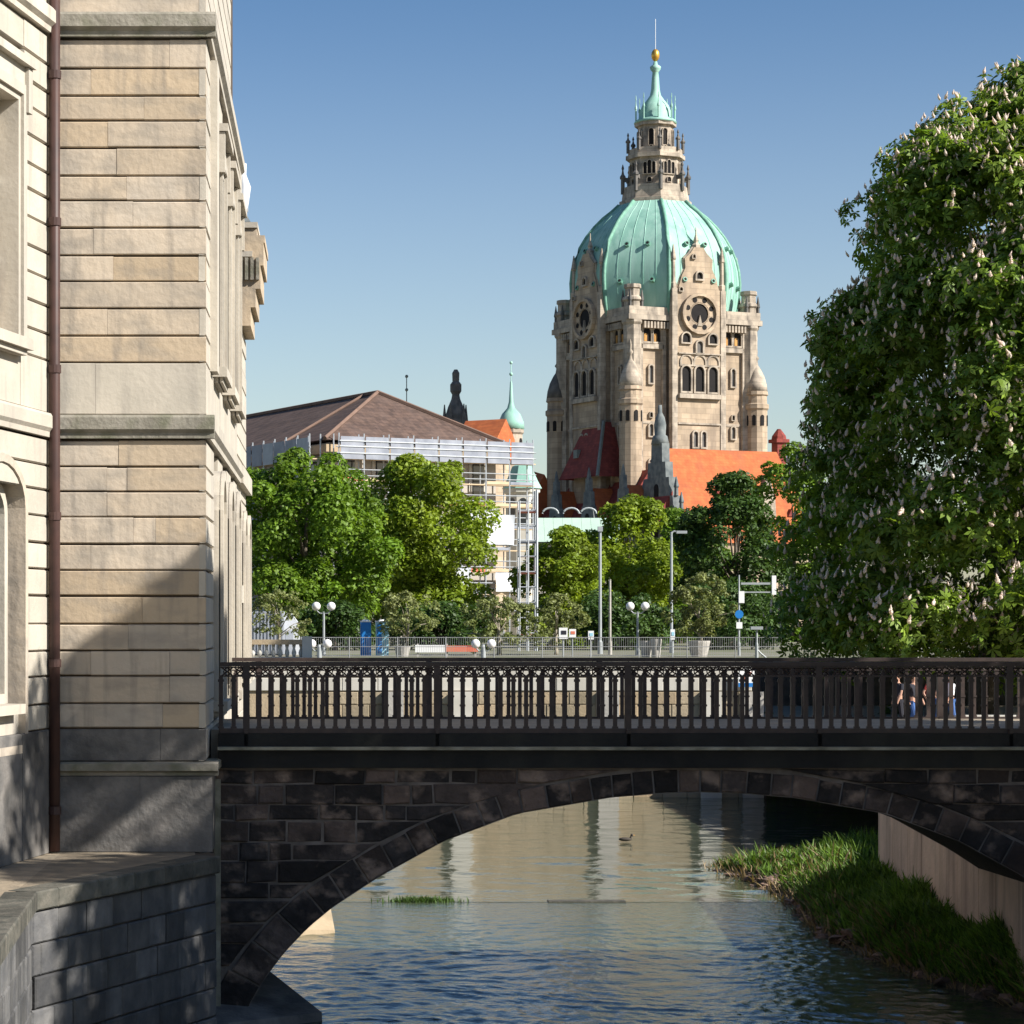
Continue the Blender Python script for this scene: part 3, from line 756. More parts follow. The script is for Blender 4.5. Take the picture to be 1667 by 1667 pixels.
mb = MB(); mb.box(XB0, XB1, DB1 - 0.098, DB1 + 0.12, -0.56, -0.045); mb.build('edge_beam', M['girder_paint'], bridge)
# footing of the abutment, two wedges at the waterline
for (y0, y1, tip, nm) in ((37.4, 38.4, 0.05, 'near'), (41.8, 43.2, 0.55, 'far')):
    pass
ft = thing('abutment_footing', 'low stone footing wedge at the waterline under the arch', 'footing', (-1.3, 39, ZW))
mb = MB(); z = ZW + 0.22
mb.add([(-1.9, 39.9, -6), (-0.98, 39.9, -6), (-0.12, 37.9, -6), (-1.9, 36.9, -6), (-1.9, 39.9, z + 0.35), (-1.05, 39.9, z + 0.28), (-0.2, 38.0, z - 0.08), (-1.9, 36.9, z - 0.1)],
       [(0, 1, 2, 3), (4, 7, 6, 5), (0, 4, 5, 1), (1, 5, 6, 2), (2, 6, 7, 3), (3, 7, 4, 0)])
mb.build('slab', M['plinth_stone'], ft)
ft2 = thing('lit_footing', 'sunlit sandstone footing block just beyond the arch', 'footing', (-0.3, 49, ZW))
mb = MB(); cx = X(545, 49)
mb.add([(-2, 47.6, -6), (cx + 0.02, 48.6, -6), (cx - 0.1, 50.4, -6), (-2, 50.4, -6), (-2, 47.6, ZW + 0.25), (cx, 48.7, ZW + 0.06), (cx - 0.12, 50.3, ZW + 0.50), (-2, 50.4, ZW + 0.7)],
       [(0, 1, 5, 4), (1, 2, 6, 5), (2, 3, 7, 6), (3, 0, 4, 7), (4, 5, 6, 7)])
mb.build('block', M['quay_stone'], ft2)

# ------------------------------------------------------------------ iron railings, near and far
PITCH = 2.951 / 15
def bar_mesh():
    mb = MB(); z0, z1 = -0.03, 0.828
    mb.box(-0.032, 0.032, -0.020, 0.020, z0, z1)
    mb.box(-0.044, 0.044, -0.030, 0.030, 0.37, 0.40); mb.box(-0.046, 0.046, -0.032, 0.032, 0.75, 0.79); mb.box(-0.046, 0.046, -0.032, 0.032, 0.03, 0.06)
    return mb.mesh('baluster', M['iron'])
def ring_mesh():
    mb = MB()
    for sgn in (-1, 1):
        mb.tube([(-PITCH / 2, sgn * 0.008, 0.908 - sgn * 0.072), (0, sgn * 0.008, 0.908), (PITCH / 2, sgn * 0.008, 0.908 + sgn * 0.072)], 0.011, 4)
    pts = [(0.056 * math.cos(a), 0, 0.908 + 0.056 * math.sin(a)) for a in [2 * math.pi * k / 12 for k in range(13)]]
    mb.tube(pts, 0.010, 4)
    return mb.mesh('lattice_ring', M['iron'])
def post_mesh():
    mb = MB(); mb.box(-0.05, 0.05, -0.045, 0.045, -0.22, 1.0); mb.box(-0.065, 0.065, -0.06, 0.06, 0.80, 0.86); mb.box(-0.03, 0.03, -0.12, -0.046, -0.24, 0.02)
    return mb.mesh('post', M['iron'])
bar_me, ring_me, post_me = bar_mesh(), ring_mesh(), post_mesh()
PX0 = (401 - PX) * S
for D, lab, x0 in ((DB0 + 0.02, 'dark iron railing along the near edge of the bridge with ring lattice under its handrail', PX0),
               (DB1 - 0.02, 'iron railing along the far edge of the bridge seen through the near bars', PX0 + 0.05)):
    rl = thing('bridge_railing', lab, 'railing', (5, D, 0))
    mb = MB(); mb.box(XB0 + 0.02, XB1, D - 0.055, D + 0.055, 0.99, 1.054); mb.build('top_rail', M['iron'], rl)
    mb = MB(); mb.box(XB0 + 0.02, XB1, D - 0.03, D + 0.03, 0.826, 0.85); mb.box(XB0 + 0.02, XB1, D - 0.03, D + 0.03, 0.965, 0.985); mb.build('middle_rail', M['iron'], rl)
    mb = MB(); mb.box(XB0 + 0.02, XB1, D - 0.05, D + 0.05, -0.043, 0.03); mb.build('bottom_rail', M['iron'], rl)
    k = -2
    while x0 + k * PITCH < 14.2:
        xk = x0 + k * PITCH - 5
        if k % 15 == 0: link('post', post_me, rl, (xk, 0, 0))
        else: link('baluster', bar_me, rl, (xk, 0, 0))
        link('lattice_ring', ring_me, rl, (xk + PITCH / 2, 0, 0))
        k += 1

# ------------------------------------------------------------------ quay wall across the river
quay = thing('quay_wall', 'sunlit tan stone quay wall with pale parapet band across the river', 'wall', (4, QUAY_D, ZUP))
MQ = lambda u, v, w: (u, QUAY_D - w, v)
mb = MB(); mb.box(-7, QUAY_X1, QUAY_D + 0.03, QUAY_D + 0.5, -6, 0.2); mb.build('wall_core', M['quay_stone'], quay)
piers = [X(p, QUAY_D) for p in (640, 752, 990, 1157, 1225)]
z = -5.2; row = 0
while z < -0.80:
    h = 0.44; u = -6.0 - (0.3 if row % 2 else 0)
    while u < QUAY_X1:
        w = random.uniform(0.7, 1.2); u1 = min(u + w, QUAY_X1)
        if X(600, QUAY_D) - 1 < u1:
            mb = MB(); stone(mb, rect(u, u1, z, min(z + h, -0.78)), MQ, 0.1, 0.02, 0.008, random.uniform(0, 0.03)); mb.build('stone_block', M['quay_stone'], quay)
        u += w
    z += h; row += 1
u = -6.0
while u < QUAY_X1 - 0.2:
    w = min(1.25, QUAY_X1 - u)
    mb = MB(); stone(mb, rect(u, u + w, -0.77, -0.30), MQ, 0.12, 0.015, 0.01, 0.05); mb.build('parapet_panel', M['quay_pale'], quay)
    mb = MB(); stone(mb, rect(u, u + w, -0.29, 0.20), MQ, 0.12, 0.015, 0.01, 0.04); mb.build('parapet_panel', M['quay_pale'], quay)
    mb = MB(); stone(mb, rect(u, u + w, 0.205, 0.37), MQ, 0.62, 0.02, 0.006, 0.12); mb.build('coping_stone', M['mossy_stone'], quay)
    u += w
for i, p in enumerate(piers):
    mb = MB(); mb.box(p - 0.36, p + 0.36, -6, -0.79, 0.04, 0.20, MQ); mb.build('buttress', M['quay_pale'] if i % 2 else M['concrete'], quay)
# return wall and back wall on the right, shade put into its dark grey
mb = MB(); mb.box(QUAY_X1 + 0.003, QUAY_X1 + 0.5, QUAY_D + 0.003, 92, -6, -1.7); mb.box(QUAY_X1, 36, 91.6, 92, -6, -1.752); mb.box(QUAY_X1, 60, 99.6, 100, -2, 0.02); rw = mb.build('return_wall', M['grey_ashlar'])
tag(rw, 'shaded grey retaining wall below the chestnut tree', 'wall')
rw.name = 'shaded_wall'
# small prohibition sign on the parapet
sg = thing('river_sign', 'small white square river sign with red bar and blue foot', 'sign', (X(1215, 85.6), 85.75, -0.8))
px_ = X(1215, 85.7)
mb = MB(); mb.box(px_ - 0.28, px_ + 0.28, 85.68, 85.72, -0.62, 0.0); mb.build('board', M['white_paint'], sg)
mb = MB(); mb.prism([(px_ - 0.2, -0.38), (px_ - 0.1, -0.42), (px_ + 0.2, -0.12), (px_ + 0.1, -0.08)], 85.66, 85.678, lambda u, v, w: (u, w, v)); mb.build('red_bar', M['red_board'], sg)
mb = MB(); mb.box(px_ - 0.28, px_ + 0.28, 85.655, 85.679, -0.62, -0.48); mb.build('blue_foot', M['blue'], sg)

# ------------------------------------------------------------------ right bank: low wall, soil, grass, rocks
rwall = thing('retaining_wall', 'low pinkish concrete retaining wall beside the grassy bank under the arch', 'wall', (11.3, 45, -3.6))
A, B = Vector((11.72, 53.0)), Vector((10.85, 37.0))
dv = (B - A).normalized(); nv = Vector((dv.y, -dv.x))
if nv.x > 0: nv = -nv
MR = lambda u, v, w: (A.x + dv.x * u + nv.x * w, A.y + dv.y * u + nv.y * w, v)
mb = MB(); mb.box(0.0, 30, -6, -1.62, -0.6, -0.05, MR); mb.build('wall_core', M['joint_dark'], rwall)
u = 0.0
while u < 26:
    w = random.uniform(1.3, 1.9)
    mb = MB(); stone(mb, rect(u, u + w, -4.2, -1.6), MR, 0.12, 0.02, 0.006, 0.0); mb.build('wall_panel', M['pink_concrete'], rwall)
    u += w
edge = [(9.1, 62.5), (9.75, 59.0), (9.9, 55.7), (10.0, 52), (9.7, 48.6), (10.0, 45), (10.45, 42.0), (11.0, 40.0), (11.6, 37)]
def edge_x(y): return float(np.interp(-y, [-e[1] for e in edge], [e[0] for e in edge]))
ys = np.arange(30, 64.01, 0.35); ts = np.linspace(0, 1, 15)
co = []
def bank_pt(y, t):
    x0 = edge_x(y) - 0.25
    xw = 14.5 if y > 53 else A.x + (B.x - A.x) * (53 - y) / 16.0 + 0.05
    xw = max(xw, x0 + 0.4)
    x = x0 + (xw - x0) * t
    fade = min(1.0, max(0.0, (62.8 - y) / 2.5))
    hgt = 0.85 * fade * (1 - (1 - t) ** 2.4) + 0.10 * math.sin(1.1 * y + 0.4) * t * fade + 0.06 * math.sin(3 * x + 1.7 * y) * t
    return (x, y, ZW - 0.15 + hgt + 0.12 * t)
for y in ys:
    for t in ts: co.append(bank_pt(y, t))
ny, nt_ = len(ys), len(ts)
ii = np.arange(ny * nt_).reshape(ny, nt_)
q = np.stack([ii[:-1, :-1], ii[:-1, 1:], ii[1:, 1:], ii[1:, :-1]], -1).reshape(-1, 4)
me = np_mesh('river_bank', np.array(co), q, M['bank_soil'])
tag(link('river_bank', me), kind='structure')
def blades(name, base, lean, length, width, mat, rng):
    n = len(base)
    an = rng.random(n) * 2 * math.pi
    side = np.stack([np.cos(an), np.sin(an), np.zeros(n)], 1) * (width / 2)[:, None]
    tip = base + lean * length[:, None]
    midp = base + (lean * 0.5 + np.array([0, 0, 0.10])) * length[:, None]
    co = np.stack([base - side, base + side, midp + side * 0.8, midp - side * 0.8, tip, tip], 1)
    co[:, 4] = tip + side * 0.1; co[:, 5] = tip - side * 0.1
    q = np.arange(n)[:, None] * 6 + np.array([[0, 1, 2, 3]]); q2 = np.arange(n)[:, None] * 6 + np.array([[3, 2, 4, 5]])
    tint = np.repeat(rng.random(n), 6)
    return np_mesh(name, co.reshape(-1, 3), np.concatenate([q, q2]), mat, tint)
def bank_blades(n, tlo, thi, llo, lhi, mat, name, seed):
    rng = np.random.default_rng(seed)
    b = np.array([bank_pt(y, t) for y, t in zip(rng.uniform(33, 62.6, n), rng.uniform(tlo, thi, n))])
    clump = 0.45 + 1.1 * (np.sin(b[:, 0] * 2.3 + b[:, 1] * 1.1) * np.sin(b[:, 1] * 1.9) * 0.5 + 0.5)
    ln = rng.uniform(llo, lhi, n) * clump
    le = np.stack([rng.normal(-0.25, 0.7, n), rng.normal(-0.05, 0.7, n), np.ones(n)], 1)
    le /= np.linalg.norm(le, axis=1)[:, None]
    tag(link(name, blades(name, b, le, ln, rng.uniform(0.015, 0.06, n), mat, rng)), 'rough grass and weeds covering the right river bank' if mat is M['leaf_grass'] else 'dark weeds among the grass of the right river bank' if mat is M['leaf_dark'] else 'dry straw coloured stalks along the waterline', 'grass', kind='stuff')
bank_blades(24000, 0.13, 0.97, 0.10, 0.42, M['leaf_grass'], 'bank_grass', 11)
bank_blades(9000, 0.10, 0.95, 0.10, 0.30, M['leaf_dark'], 'bank_weeds', 13)
bank_blades(2600, 0.03, 0.45, 0.12, 0.45, M['straw'], 'dry_stalks', 12)
rng = np.random.default_rng(21)
def rock_mesh(seed):
    r = random.Random(seed); mb = MB(); mb.sphere((0, 0, 0), 1, 8, 6)
    mb.v = [tuple(c * r.uniform(0.6, 1.2) for c in v) for v in mb.v]
    return mb.mesh('rock', M['rock'])
rocks = [rock_mesh(i) for i in range(5)]
for i in range(60):
    y = random.uniform(38, 61); t = random.uniform(0.02, 0.17)
    p = bank_pt(y, t)
    o = link('rock', rocks[i % 5], None, (p[0], p[1], p[2] + 0.02), (random.uniform(-0.3, 0.3), random.uniform(-0.3, 0.3), random.random() * 6))
    s_ = random.uniform(0.07, 0.20); o.scale = (s_ * random.uniform(1.0, 1.7), s_ * random.uniform(0.9, 1.4), s_ * 0.55)
    tag(o, 'rough reddish brown rock at the waterline of the grassy bank', 'rock', 'rocks along the foot of the bank')
# weed tuft on the weir
rng = np.random.default_rng(5); n = 1100
b = np.stack([rng.normal(X(688, 54), 0.34, n), rng.normal(WEIR, 0.12, n), np.full(n, ZUP - 0.05)], 1)
le = np.stack([rng.normal(0, 0.5, n), rng.normal(0, 0.5, n), np.ones(n)], 1); le /= np.linalg.norm(le, axis=1)[:, None]
tag(link('water_weed', blades('water_weed', b, le, rng.uniform(0.04, 0.20, n), np.full(n, 0.03), M['leaf_dark'], rng)), 'green weed tuft growing on the weir', 'weed')

# ------------------------------------------------------------------ trees
def unit(a): return a / np.maximum(1e-9, np.linalg.norm(a, axis=1))[:, None]
def leaf_cloud(rng, cen, rad, per, size, kind, mat, name):
    """leaves on the outer skin of many clumps"""
    n = int(per.sum()); ci = np.repeat(np.arange(len(cen)), per)
    d = unit(rng.normal(size=(n, 3))); d[:, 2] = np.abs(d[:, 2]) * 0.9 + d[:, 2] * 0.1 if False else d[:, 2]
    flip = (d[:, 2] < -0.35) & (rng.random(n) < 0.6); d[flip, 2] *= -1
    rr = rad[ci] * (0.62 + 0.42 * rng.random(n) ** 0.6)
    p = cen[ci] + d * rr[:, None] * np.array([1, 1, 0.82])
    nor = unit(d * 0.55 + np.array([0, 0, 0.55]) + rng.normal(size=(n, 3)) * 0.45)
    t = unit(np.cross(nor, rng.normal(size=(n, 3)))); b = np.cross(nor, t)
    sz = size * (0.7 + 0.6 * rng.random(n))
    tn = rng.random(n) * 0.7 + 0.3 * rng.random(len(cen))[ci]
    if kind == 'simple':
        L = sz[:, None]
        co = np.stack([p - t * L * 0.5, p + b * L * 0.30 - nor * L * 0.06, p + t * L * 0.5 - nor * L * 0.12, p - b * L * 0.30 - nor * L * 0.06], 1).reshape(-1, 3)
        q = np.arange(n * 4).reshape(-1, 4)
        return np_mesh(name, co, q, mat, np.repeat(tn, 4)), p, d
    cs = []
    for a, l in ((-105, 0.6), (-52, 0.88), (0, 1.0), (52, 0.88), (105, 0.6)):
        ca, sa = math.cos(R(a)), math.sin(R(a))
        dd = t * ca + b * sa; pp = -t * sa + b * ca
        L = (sz * l)[:, None]
        cs.append(np.stack([p, p + dd * L * 0.62 + pp * L * 0.20 - nor * L * 0.05, p + dd * L - nor * L * 0.30, p + dd * L * 0.62 - pp * L * 0.20 - nor * L * 0.05], 1))
    co = np.stack(cs, 1).reshape(-1, 3)
    q = np.arange(n * 20).reshape(-1, 4)
    return np_mesh(name, co, q, mat, np.repeat(tn, 20)), p, d
def tree(name, label, base, prof, mat, seed, n_clump, clump_r, leaves, size, kind='simple', trunk_r=0.3, fork=0.35, bark='bark', group=None, squash=1.0, inner=0.3, limbs=9, cat='tree', lean=0.0, lump=1.0):
    """prof: (height above base, crown radius) pairs from the crown's foot to its top"""
    rng = np.random.default_rng(seed)
    base = Vector(base)
    t = thing(name, label, cat, base, 0, group)
    hs = np.array([p[0] for p in prof]); rs = np.array([p[1] for p in prof])
    hh = np.linspace(hs[0], hs[-1], 200); rr = np.interp(hh, hs, rs)
    wgt = rr + 0.3; wgt /= wgt.sum()
    h = rng.choice(hh, n_clump, p=wgt) + rng.normal(0, 0.1, n_clump)
    cr = rng.uniform(clump_r[0], clump_r[1], n_clump)
    an = rng.random(n_clump) * 2 * math.pi
    loc_r = np.interp(h, hs, rs) * (1 + lump * 0.09 * np.sin(3 * an + 0.55 * h * 8 / hs[-1] + seed) + lump * 0.07 * np.sin(5 * an - 1.3 * h * 8 / hs[-1] + 2 * seed))
    inside = rng.random(n_clump) < inner
    fac = np.where(inside, rng.uniform(0.2, 0.7, n_clump), 1.0)
    rad = np.maximum(0, loc_r - cr * 0.75 + rng.normal(0, 0.22 * min(1.0, 0.4 + 0.6 * lump) * clump_r[1], n_clump)) * fac
    cen = np.stack([rad * np.cos(an), rad * np.sin(an) * squash, np.minimum(h, hs[-1] - cr * 0.4)], 1)
    per = np.maximum(8, (leaves * cr ** 2 / (cr ** 2).sum())).astype(int)
    me, p, d = leaf_cloud(rng, cen, cr, per, size, kind, mat, 'crown')
    cw = link('crown', me, t); cw['kind'] = 'stuff'
    top = hs[0] + (hs[-1] - hs[0]) * 0.75
    mb = MB(); f = max(0.3, hs[-1] * fork * 0.6)
    mb.tube([(lean, 0, -0.1), (lean * 0.97 + 0.03, 0, f * 0.3), (lean * 0.85 + rng.normal(0, trunk_r * 0.3), 0.05, f), (rng.normal(0, trunk_r * 0.6), 0, (f + top) / 2), (rng.normal(0, trunk_r), 0, top)], [trunk_r * 1.35, trunk_r, trunk_r * 0.9, trunk_r * 0.5, trunk_r * 0.12], 10)
    mb.build('trunk', M[bark], t, smooth=True, local=True)
    mb = MB()
    idx = rng.choice(n_clump, min(limbs, n_clump), replace=False)
    for i in idx:
        c = cen[i]; z0 = f * 0.8 + (min(c[2], top) - f * 0.8) * 0.45 if c[2] > f else f * 0.7
        m_ = (c * 0.5 + np.array([0, 0, z0 * 0.5 + c[2] * 0.12]))
        mb.tube([(lean * 0.6, 0, z0), tuple(m_), tuple(c)], [trunk_r * 0.38, trunk_r * 0.22, trunk_r * 0.05], 6)
    mb.build('limbs', M[bark], t, smooth=True, local=True)
    return t, base, p, d

CD = 91.0; CB = Vector((X(1755, CD), CD, -1.75))
k = CD / F
cp = [(-0.2, 9.6), (1.2, 10.6)]
for y, hw in ((1000, 500), (850, 488), (720, 462), (600, 455), (520, 458), (430, 408), (360, 385), (275, 355), (190, 240), (110, 125), (60, 40), (30, 5)):
    cp.append((Z(y, CD) + 1.0, max(3, hw - (18 if y < 400 else 42 if y < 800 else 22)) * k))
cp = [(max(2.3 if i == 0 else 2.8, a), b) for i, (a, b) in enumerate(cp) if not (i == 1)]
ch, cb, lp, ld = tree('chestnut_tree', 'great dark horse chestnut in full blossom behind the railing, with pinkish white flower spikes', CB, cp, M['leaf_chestnut'], 31, 460, (0.8, 2.2), 64000, 0.36, 'palmate', 0.42, 0.3, inner=0.16, limbs=26, lean=-3.5, lump=0.15)
# flower spikes: the nearest 300 one by one, the rest together
def spike():
    mb = MB(); mb.lathe([(0.02, -0.05), (0.082, 0.0), (0.062, 0.05), (0.080, 0.08), (0.050, 0.13), (0.062, 0.16), (0.030, 0.21), (0.036, 0.24), (0.006, 0.30)], 6)
    rr_ = random.Random(3); mb.v = [(v[0] * rr_.uniform(0.6, 1.35), v[1] * rr_.uniform(0.6, 1.35), v[2] + rr_.uniform(-.015, .015)) for v in mb.v]
    return mb
sp = spike(); sp_me = sp.mesh('flower_spike', M['blossom'])
rng = np.random.default_rng(44)
ok = np.where((ld[:, 2] > -0.15) & (np.linalg.norm(lp[:, :2], axis=1) > 2.0))[0]
sel = rng.choice(ok, 19000, replace=False)
pos = lp[sel] + ld[sel] * 0.16
wx = pos[:, 0] + cb.x; wy = pos[:, 1] + cb.y
ppx = PX + F * wx / wy
front = -pos[:, 1] * 0.8 - pos[:, 0] * 0.25 + np.where(ppx > 1660, -100, 0)
order = np.argsort(-front)
vis = list(order[:300]); rng.shuffle(vis)
for i in vis:
    o = link('flower_spike', sp_me, ch, tuple(pos[i]), (rng.normal(0, 0.4), rng.normal(0, 0.4), rng.random() * 3))
    s_ = rng.uniform(0.5, 1.0); o.scale = (s_, s_, s_ * 1.05)
rest = order[300:]
sv = np.array(sp.v); n = len(rest)
scl = rng.uniform(0.40, 0.88, n)[:, None, None]
sh = rng.normal(0, 0.2, (n, 1, 2)) * sv[None, :, 2:3]
cv = sv[None] * scl; cv[:, :, :2] += sh; cv = cv + pos[rest][:, None, :]
qs = np.array([f for f in sp.f if len(f) == 4])
q = (np.arange(n) * len(sv))[:, None, None] + qs[None]
me = np_mesh('flower_spikes', cv.reshape(-1, 3), q.reshape(-1, 4), M['blossom'])
o = link('blossom', me, ch); o['kind'] = 'stuff'

# tree on the near right bank whose crown shades the bridge and the palace foot (it stands just out of the picture)
tree('bank_tree', 'broad leafy tree on the near right bank throwing dappled shade over the bridge', (20.2, 28.8, 0.0), [(2.6, 5.0), (5.0, 8.8), (9.0, 9.9), (12.0, 9.2), (14.0, 7.5), (16.0, 4.4), (17.0, 1.2)],
     M['leaf_dark'], 77, 480, (0.8, 1.4), 50000, 0.40, 'simple', 0.45, 0.3, inner=0.35, squash=0.72, lump=0.0)

def bg_tree(name, label, cx, top, hw, bottom, D, mat, seed, leaves=26000, size=0.30, n=95, cr=None, bark='bark', shape=None, **kw):
    b = P(cx, 1010, D); b.z = 0.0
    r = hw * D / F; zt = Z(top, D); zb = max(0.3, Z(bottom, D)); H = zt - zb
    shape = shape or [(0, 0.62), (0.12, 0.9), (0.35, 1.0), (0.6, 0.97), (0.8, 0.80), (0.93, 0.50), (1.0, 0.15)]
    prof = [(zb + H * a, r * c) for a, c in shape]
    cr = cr or (r * 0.12, r * 0.34)
    return tree(name, label, b, prof, M[mat], seed, n, cr, leaves, size, 'simple', max(0.06, r * 0.06), bark=bark, **kw)
G = 'trees along the street behind the quay'
bg_tree('street_tree', 'tall dense green tree beside the far corner of the palace', 498, 726, 134, 1008, 150, 'leaf_green', 1, 38000, group=G, shape=[(0, .6), (.12, .9), (.35, 1.0), (.6, .95), (.8, .72), (.92, .42), (1, .12)])
bg_tree('street_tree', 'round yellow green tree in front of the scaffold, its left side dark', 684, 746, 122, 1000, 156, 'leaf_yellow', 2, 36000, group=G)
bg_tree('street_tree', 'bright light green tree right beside the scaffold tower', 922, 862, 78, 1052, 152, 'leaf_yellow', 3, 22000, 0.26, group=G)
bg_tree('street_tree', 'fresh green tree below the dark stepped gable', 1022, 816, 84, 1050, 170, 'leaf_yellow', 4, 22000, group=G)
bg_tree('street_tree', 'shaded green tree behind the tall lamp with the arm', 1105, 834, 84, 1045, 182, 'leaf_green', 5, 20000, group=G)
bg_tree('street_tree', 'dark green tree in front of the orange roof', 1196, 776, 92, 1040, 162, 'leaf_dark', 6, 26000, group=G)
bg_tree('street_tree', 'loose green tree just left of the chestnut crown', 1292, 728, 76, 1050, 195, 'leaf_green', 7, 18000, 0.34, group=G)
bg_tree('street_tree', 'pale green tree filling the gap below the mint roof', 965, 880, 80, 1050, 190, 'leaf_green', 8, 18000, 0.3, group=G)
bg_tree('street_tree', 'dark tree standing behind the two big trees on the left', 600, 815, 120, 1010, 190, 'leaf_dark', 9, 24000, 0.36, group=G)
bg_tree('small_tree', 'thin grey green small tree left of the globe lamp', 455, 962, 48, 1040, 117, 'leaf_olive', 10, 2418, 0.15, 80, cr=(0.08, 0.30), lump=2.2, bark='pale_bark', group='small planted trees on the quay')
bg_tree('small_tree', 'grey green small tree with leaning stems near the blue cabins', 662, 964, 50, 1030, 117, 'leaf_olive', 11, 3162, 0.15, 92, cr=(0.08, 0.30), lump=2.2, bark='pale_bark', group='small planted trees on the quay')
bg_tree('small_tree', 'low bushy small tree in front of the scaffold foot', 812, 972, 66, 1052, 120, 'leaf_olive', 12, 6045, 0.15, 120, cr=(0.08, 0.30), lump=2.2, bark='pale_bark', group='small planted trees on the quay')
bg_tree('small_tree', 'wide olive bush right of the scaffold tower', 905, 968, 50, 1052, 122, 'leaf_olive', 13, 3906, 0.15, 100, cr=(0.08, 0.30), lump=2.2, bark='pale_bark', group='small planted trees on the quay')
bg_tree('small_tree', 'grey green small tree in a pale tub right of the arm lamp', 1142, 935, 52, 1035, 117, 'leaf_olive', 14, 6045, 0.15, 120, cr=(0.08, 0.30), lump=2.2, bark='pale_bark', group='small planted trees on the quay')
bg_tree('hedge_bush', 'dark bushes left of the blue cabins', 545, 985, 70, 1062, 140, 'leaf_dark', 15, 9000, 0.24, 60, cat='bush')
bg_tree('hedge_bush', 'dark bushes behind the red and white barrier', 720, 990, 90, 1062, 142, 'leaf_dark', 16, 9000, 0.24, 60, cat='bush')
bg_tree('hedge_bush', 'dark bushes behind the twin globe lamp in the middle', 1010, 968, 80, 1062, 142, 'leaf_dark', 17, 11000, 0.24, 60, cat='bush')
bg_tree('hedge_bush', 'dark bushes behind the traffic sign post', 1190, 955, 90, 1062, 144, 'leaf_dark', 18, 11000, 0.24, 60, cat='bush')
bg_tree('quay_shrub', 'shaded shrub on the bank edge below the chestnut', 1275, 1285, 70, 1390, 88, 'leaf_dark', 19, 5000, 0.2, 40, cat='shrub') if False else None
rng = np.random.default_rng(60); n = 7000
cen = np.stack([rng.uniform(14.9, 27, 46), rng.uniform(90.0, 91.3, 46), rng.uniform(-4.0, -1.9, 46)], 1)
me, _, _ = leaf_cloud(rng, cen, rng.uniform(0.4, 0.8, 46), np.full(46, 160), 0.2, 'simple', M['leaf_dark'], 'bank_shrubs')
tag(link('bank_shrubs', me), 'shaded undergrowth on the bank below the chestnut', 'undergrowth', kind='stuff')

# ------------------------------------------------------------------ city hall with the copper dome
HC = P(1067, PY, 420); HC.z = 0.0
hall = thing('city_hall', 'great city hall with a green copper dome, lantern spire and red tiled wings', 'city hall', HC, R(24))
HS = 11.5
zz_ = lambda y: Z(y, 420)
def hb(mb, name, mat, parent=hall, smooth=False): return mb.build(name, M[mat], parent, smooth, local=True)
K = 0.974
KZ = lambda z: 1.7 + (z - 1.7) * K
ZCO = KZ(zz_(524))
mb = MB(); mb.box(-HS, HS, -HS, HS, 0, ZCO); hb(mb, 'tower_body', 'hall_stone')
mb = MB(); mb.box(-HS - 1.5, HS + 1.5, -HS - 1.5, HS + 1.5, ZCO - 0.2, ZCO + 0.7); mb.box(-HS - 1.25, HS + 1.25, -HS - 1.25, HS + 1.25, ZCO + 0.702, ZCO + 2.0); hb(mb, 'cornice', 'hall_trim')
mb = MB(); mb.box(-HS - 0.12, HS + 0.12, -HS - 0.12, HS + 0.12, KZ(zz_(692)), KZ(zz_(688))); mb.box(-HS - 0.12, HS + 0.12, -HS - 0.12, HS + 0.12, KZ(zz_(572)), KZ(zz_(568))); hb(mb, 'string_course', 'hall_trim')
# dome: eight panels with ribs between them
dp_ = [(51.5, 13.2), (53.2, 13.6), (55.0, 14.0), (57.0, 14.3), (59.2, 14.4), (61.2, 14.2), (63.1, 13.75), (65.2, 12.9), (67.1, 11.75), (68.8, 10.4), (70.3, 8.9), (71.4, 7.5), (72.6, 6.2)]
for i in range(8):
    a0, a1 = R(22.5 + 45 * i), R(22.5 + 45 * (i + 1))
    mb = MB(); vs = []; fs = []
    for z, r in dp_:
        for q in range(5):
            t = q / 4.0
            pa = Vector((math.cos(a0), math.sin(a0))) * r; pb = Vector((math.cos(a1), math.sin(a1))) * r
            p = pa.lerp(pb, t); bul = 1 + 0.006 * math.sin(math.pi * t)
            vs.append((p.x * bul, p.y * bul, z))
    nl = len(dp_)
    fs = [(j * 5 + q, j * 5 + q + 1, (j + 1) * 5 + q + 1, (j + 1) * 5 + q) for j in range(nl - 1) for q in range(4)]
    mb.add(vs, fs); hb(mb, 'dome_panel', 'copper', smooth=True)
    mb = MB(); mb.tube([(math.cos(a0) * (r + 0.05), math.sin(a0) * (r + 0.05), z) for z, r in dp_], 0.33, 6); hb(mb, 'dome_rib', 'copper_rib', smooth=True)
    am = (a0 + a1) / 2
    for zc, off in ((64.2, -0.14), (64.2, 0.14), (58.0, 0.2), (58.0, -0.2)):
        r = float(np.interp(zc, [d[0] for d in dp_], [d[1] for d in dp_])) * math.cos(R(22.5)) * 1.018
        aa = am + off
        rr = r / math.cos(off)
        c = Vector((math.cos(aa) * rr, math.sin(aa) * rr, zc))
        mb = MB(); nrm = Vector((math.cos(am), math.sin(am), 0.35)).normalized()
        mb.tube([c - nrm * 0.3, c + nrm * 0.45], 0.42, 8); dm = hb(mb, 'dormer', 'copper_rib')
        mb = MB(); mb.tube([c + nrm * 0.455, c + nrm * 0.47], 0.26, 8); hb(mb, 'pane', 'opening', dm)
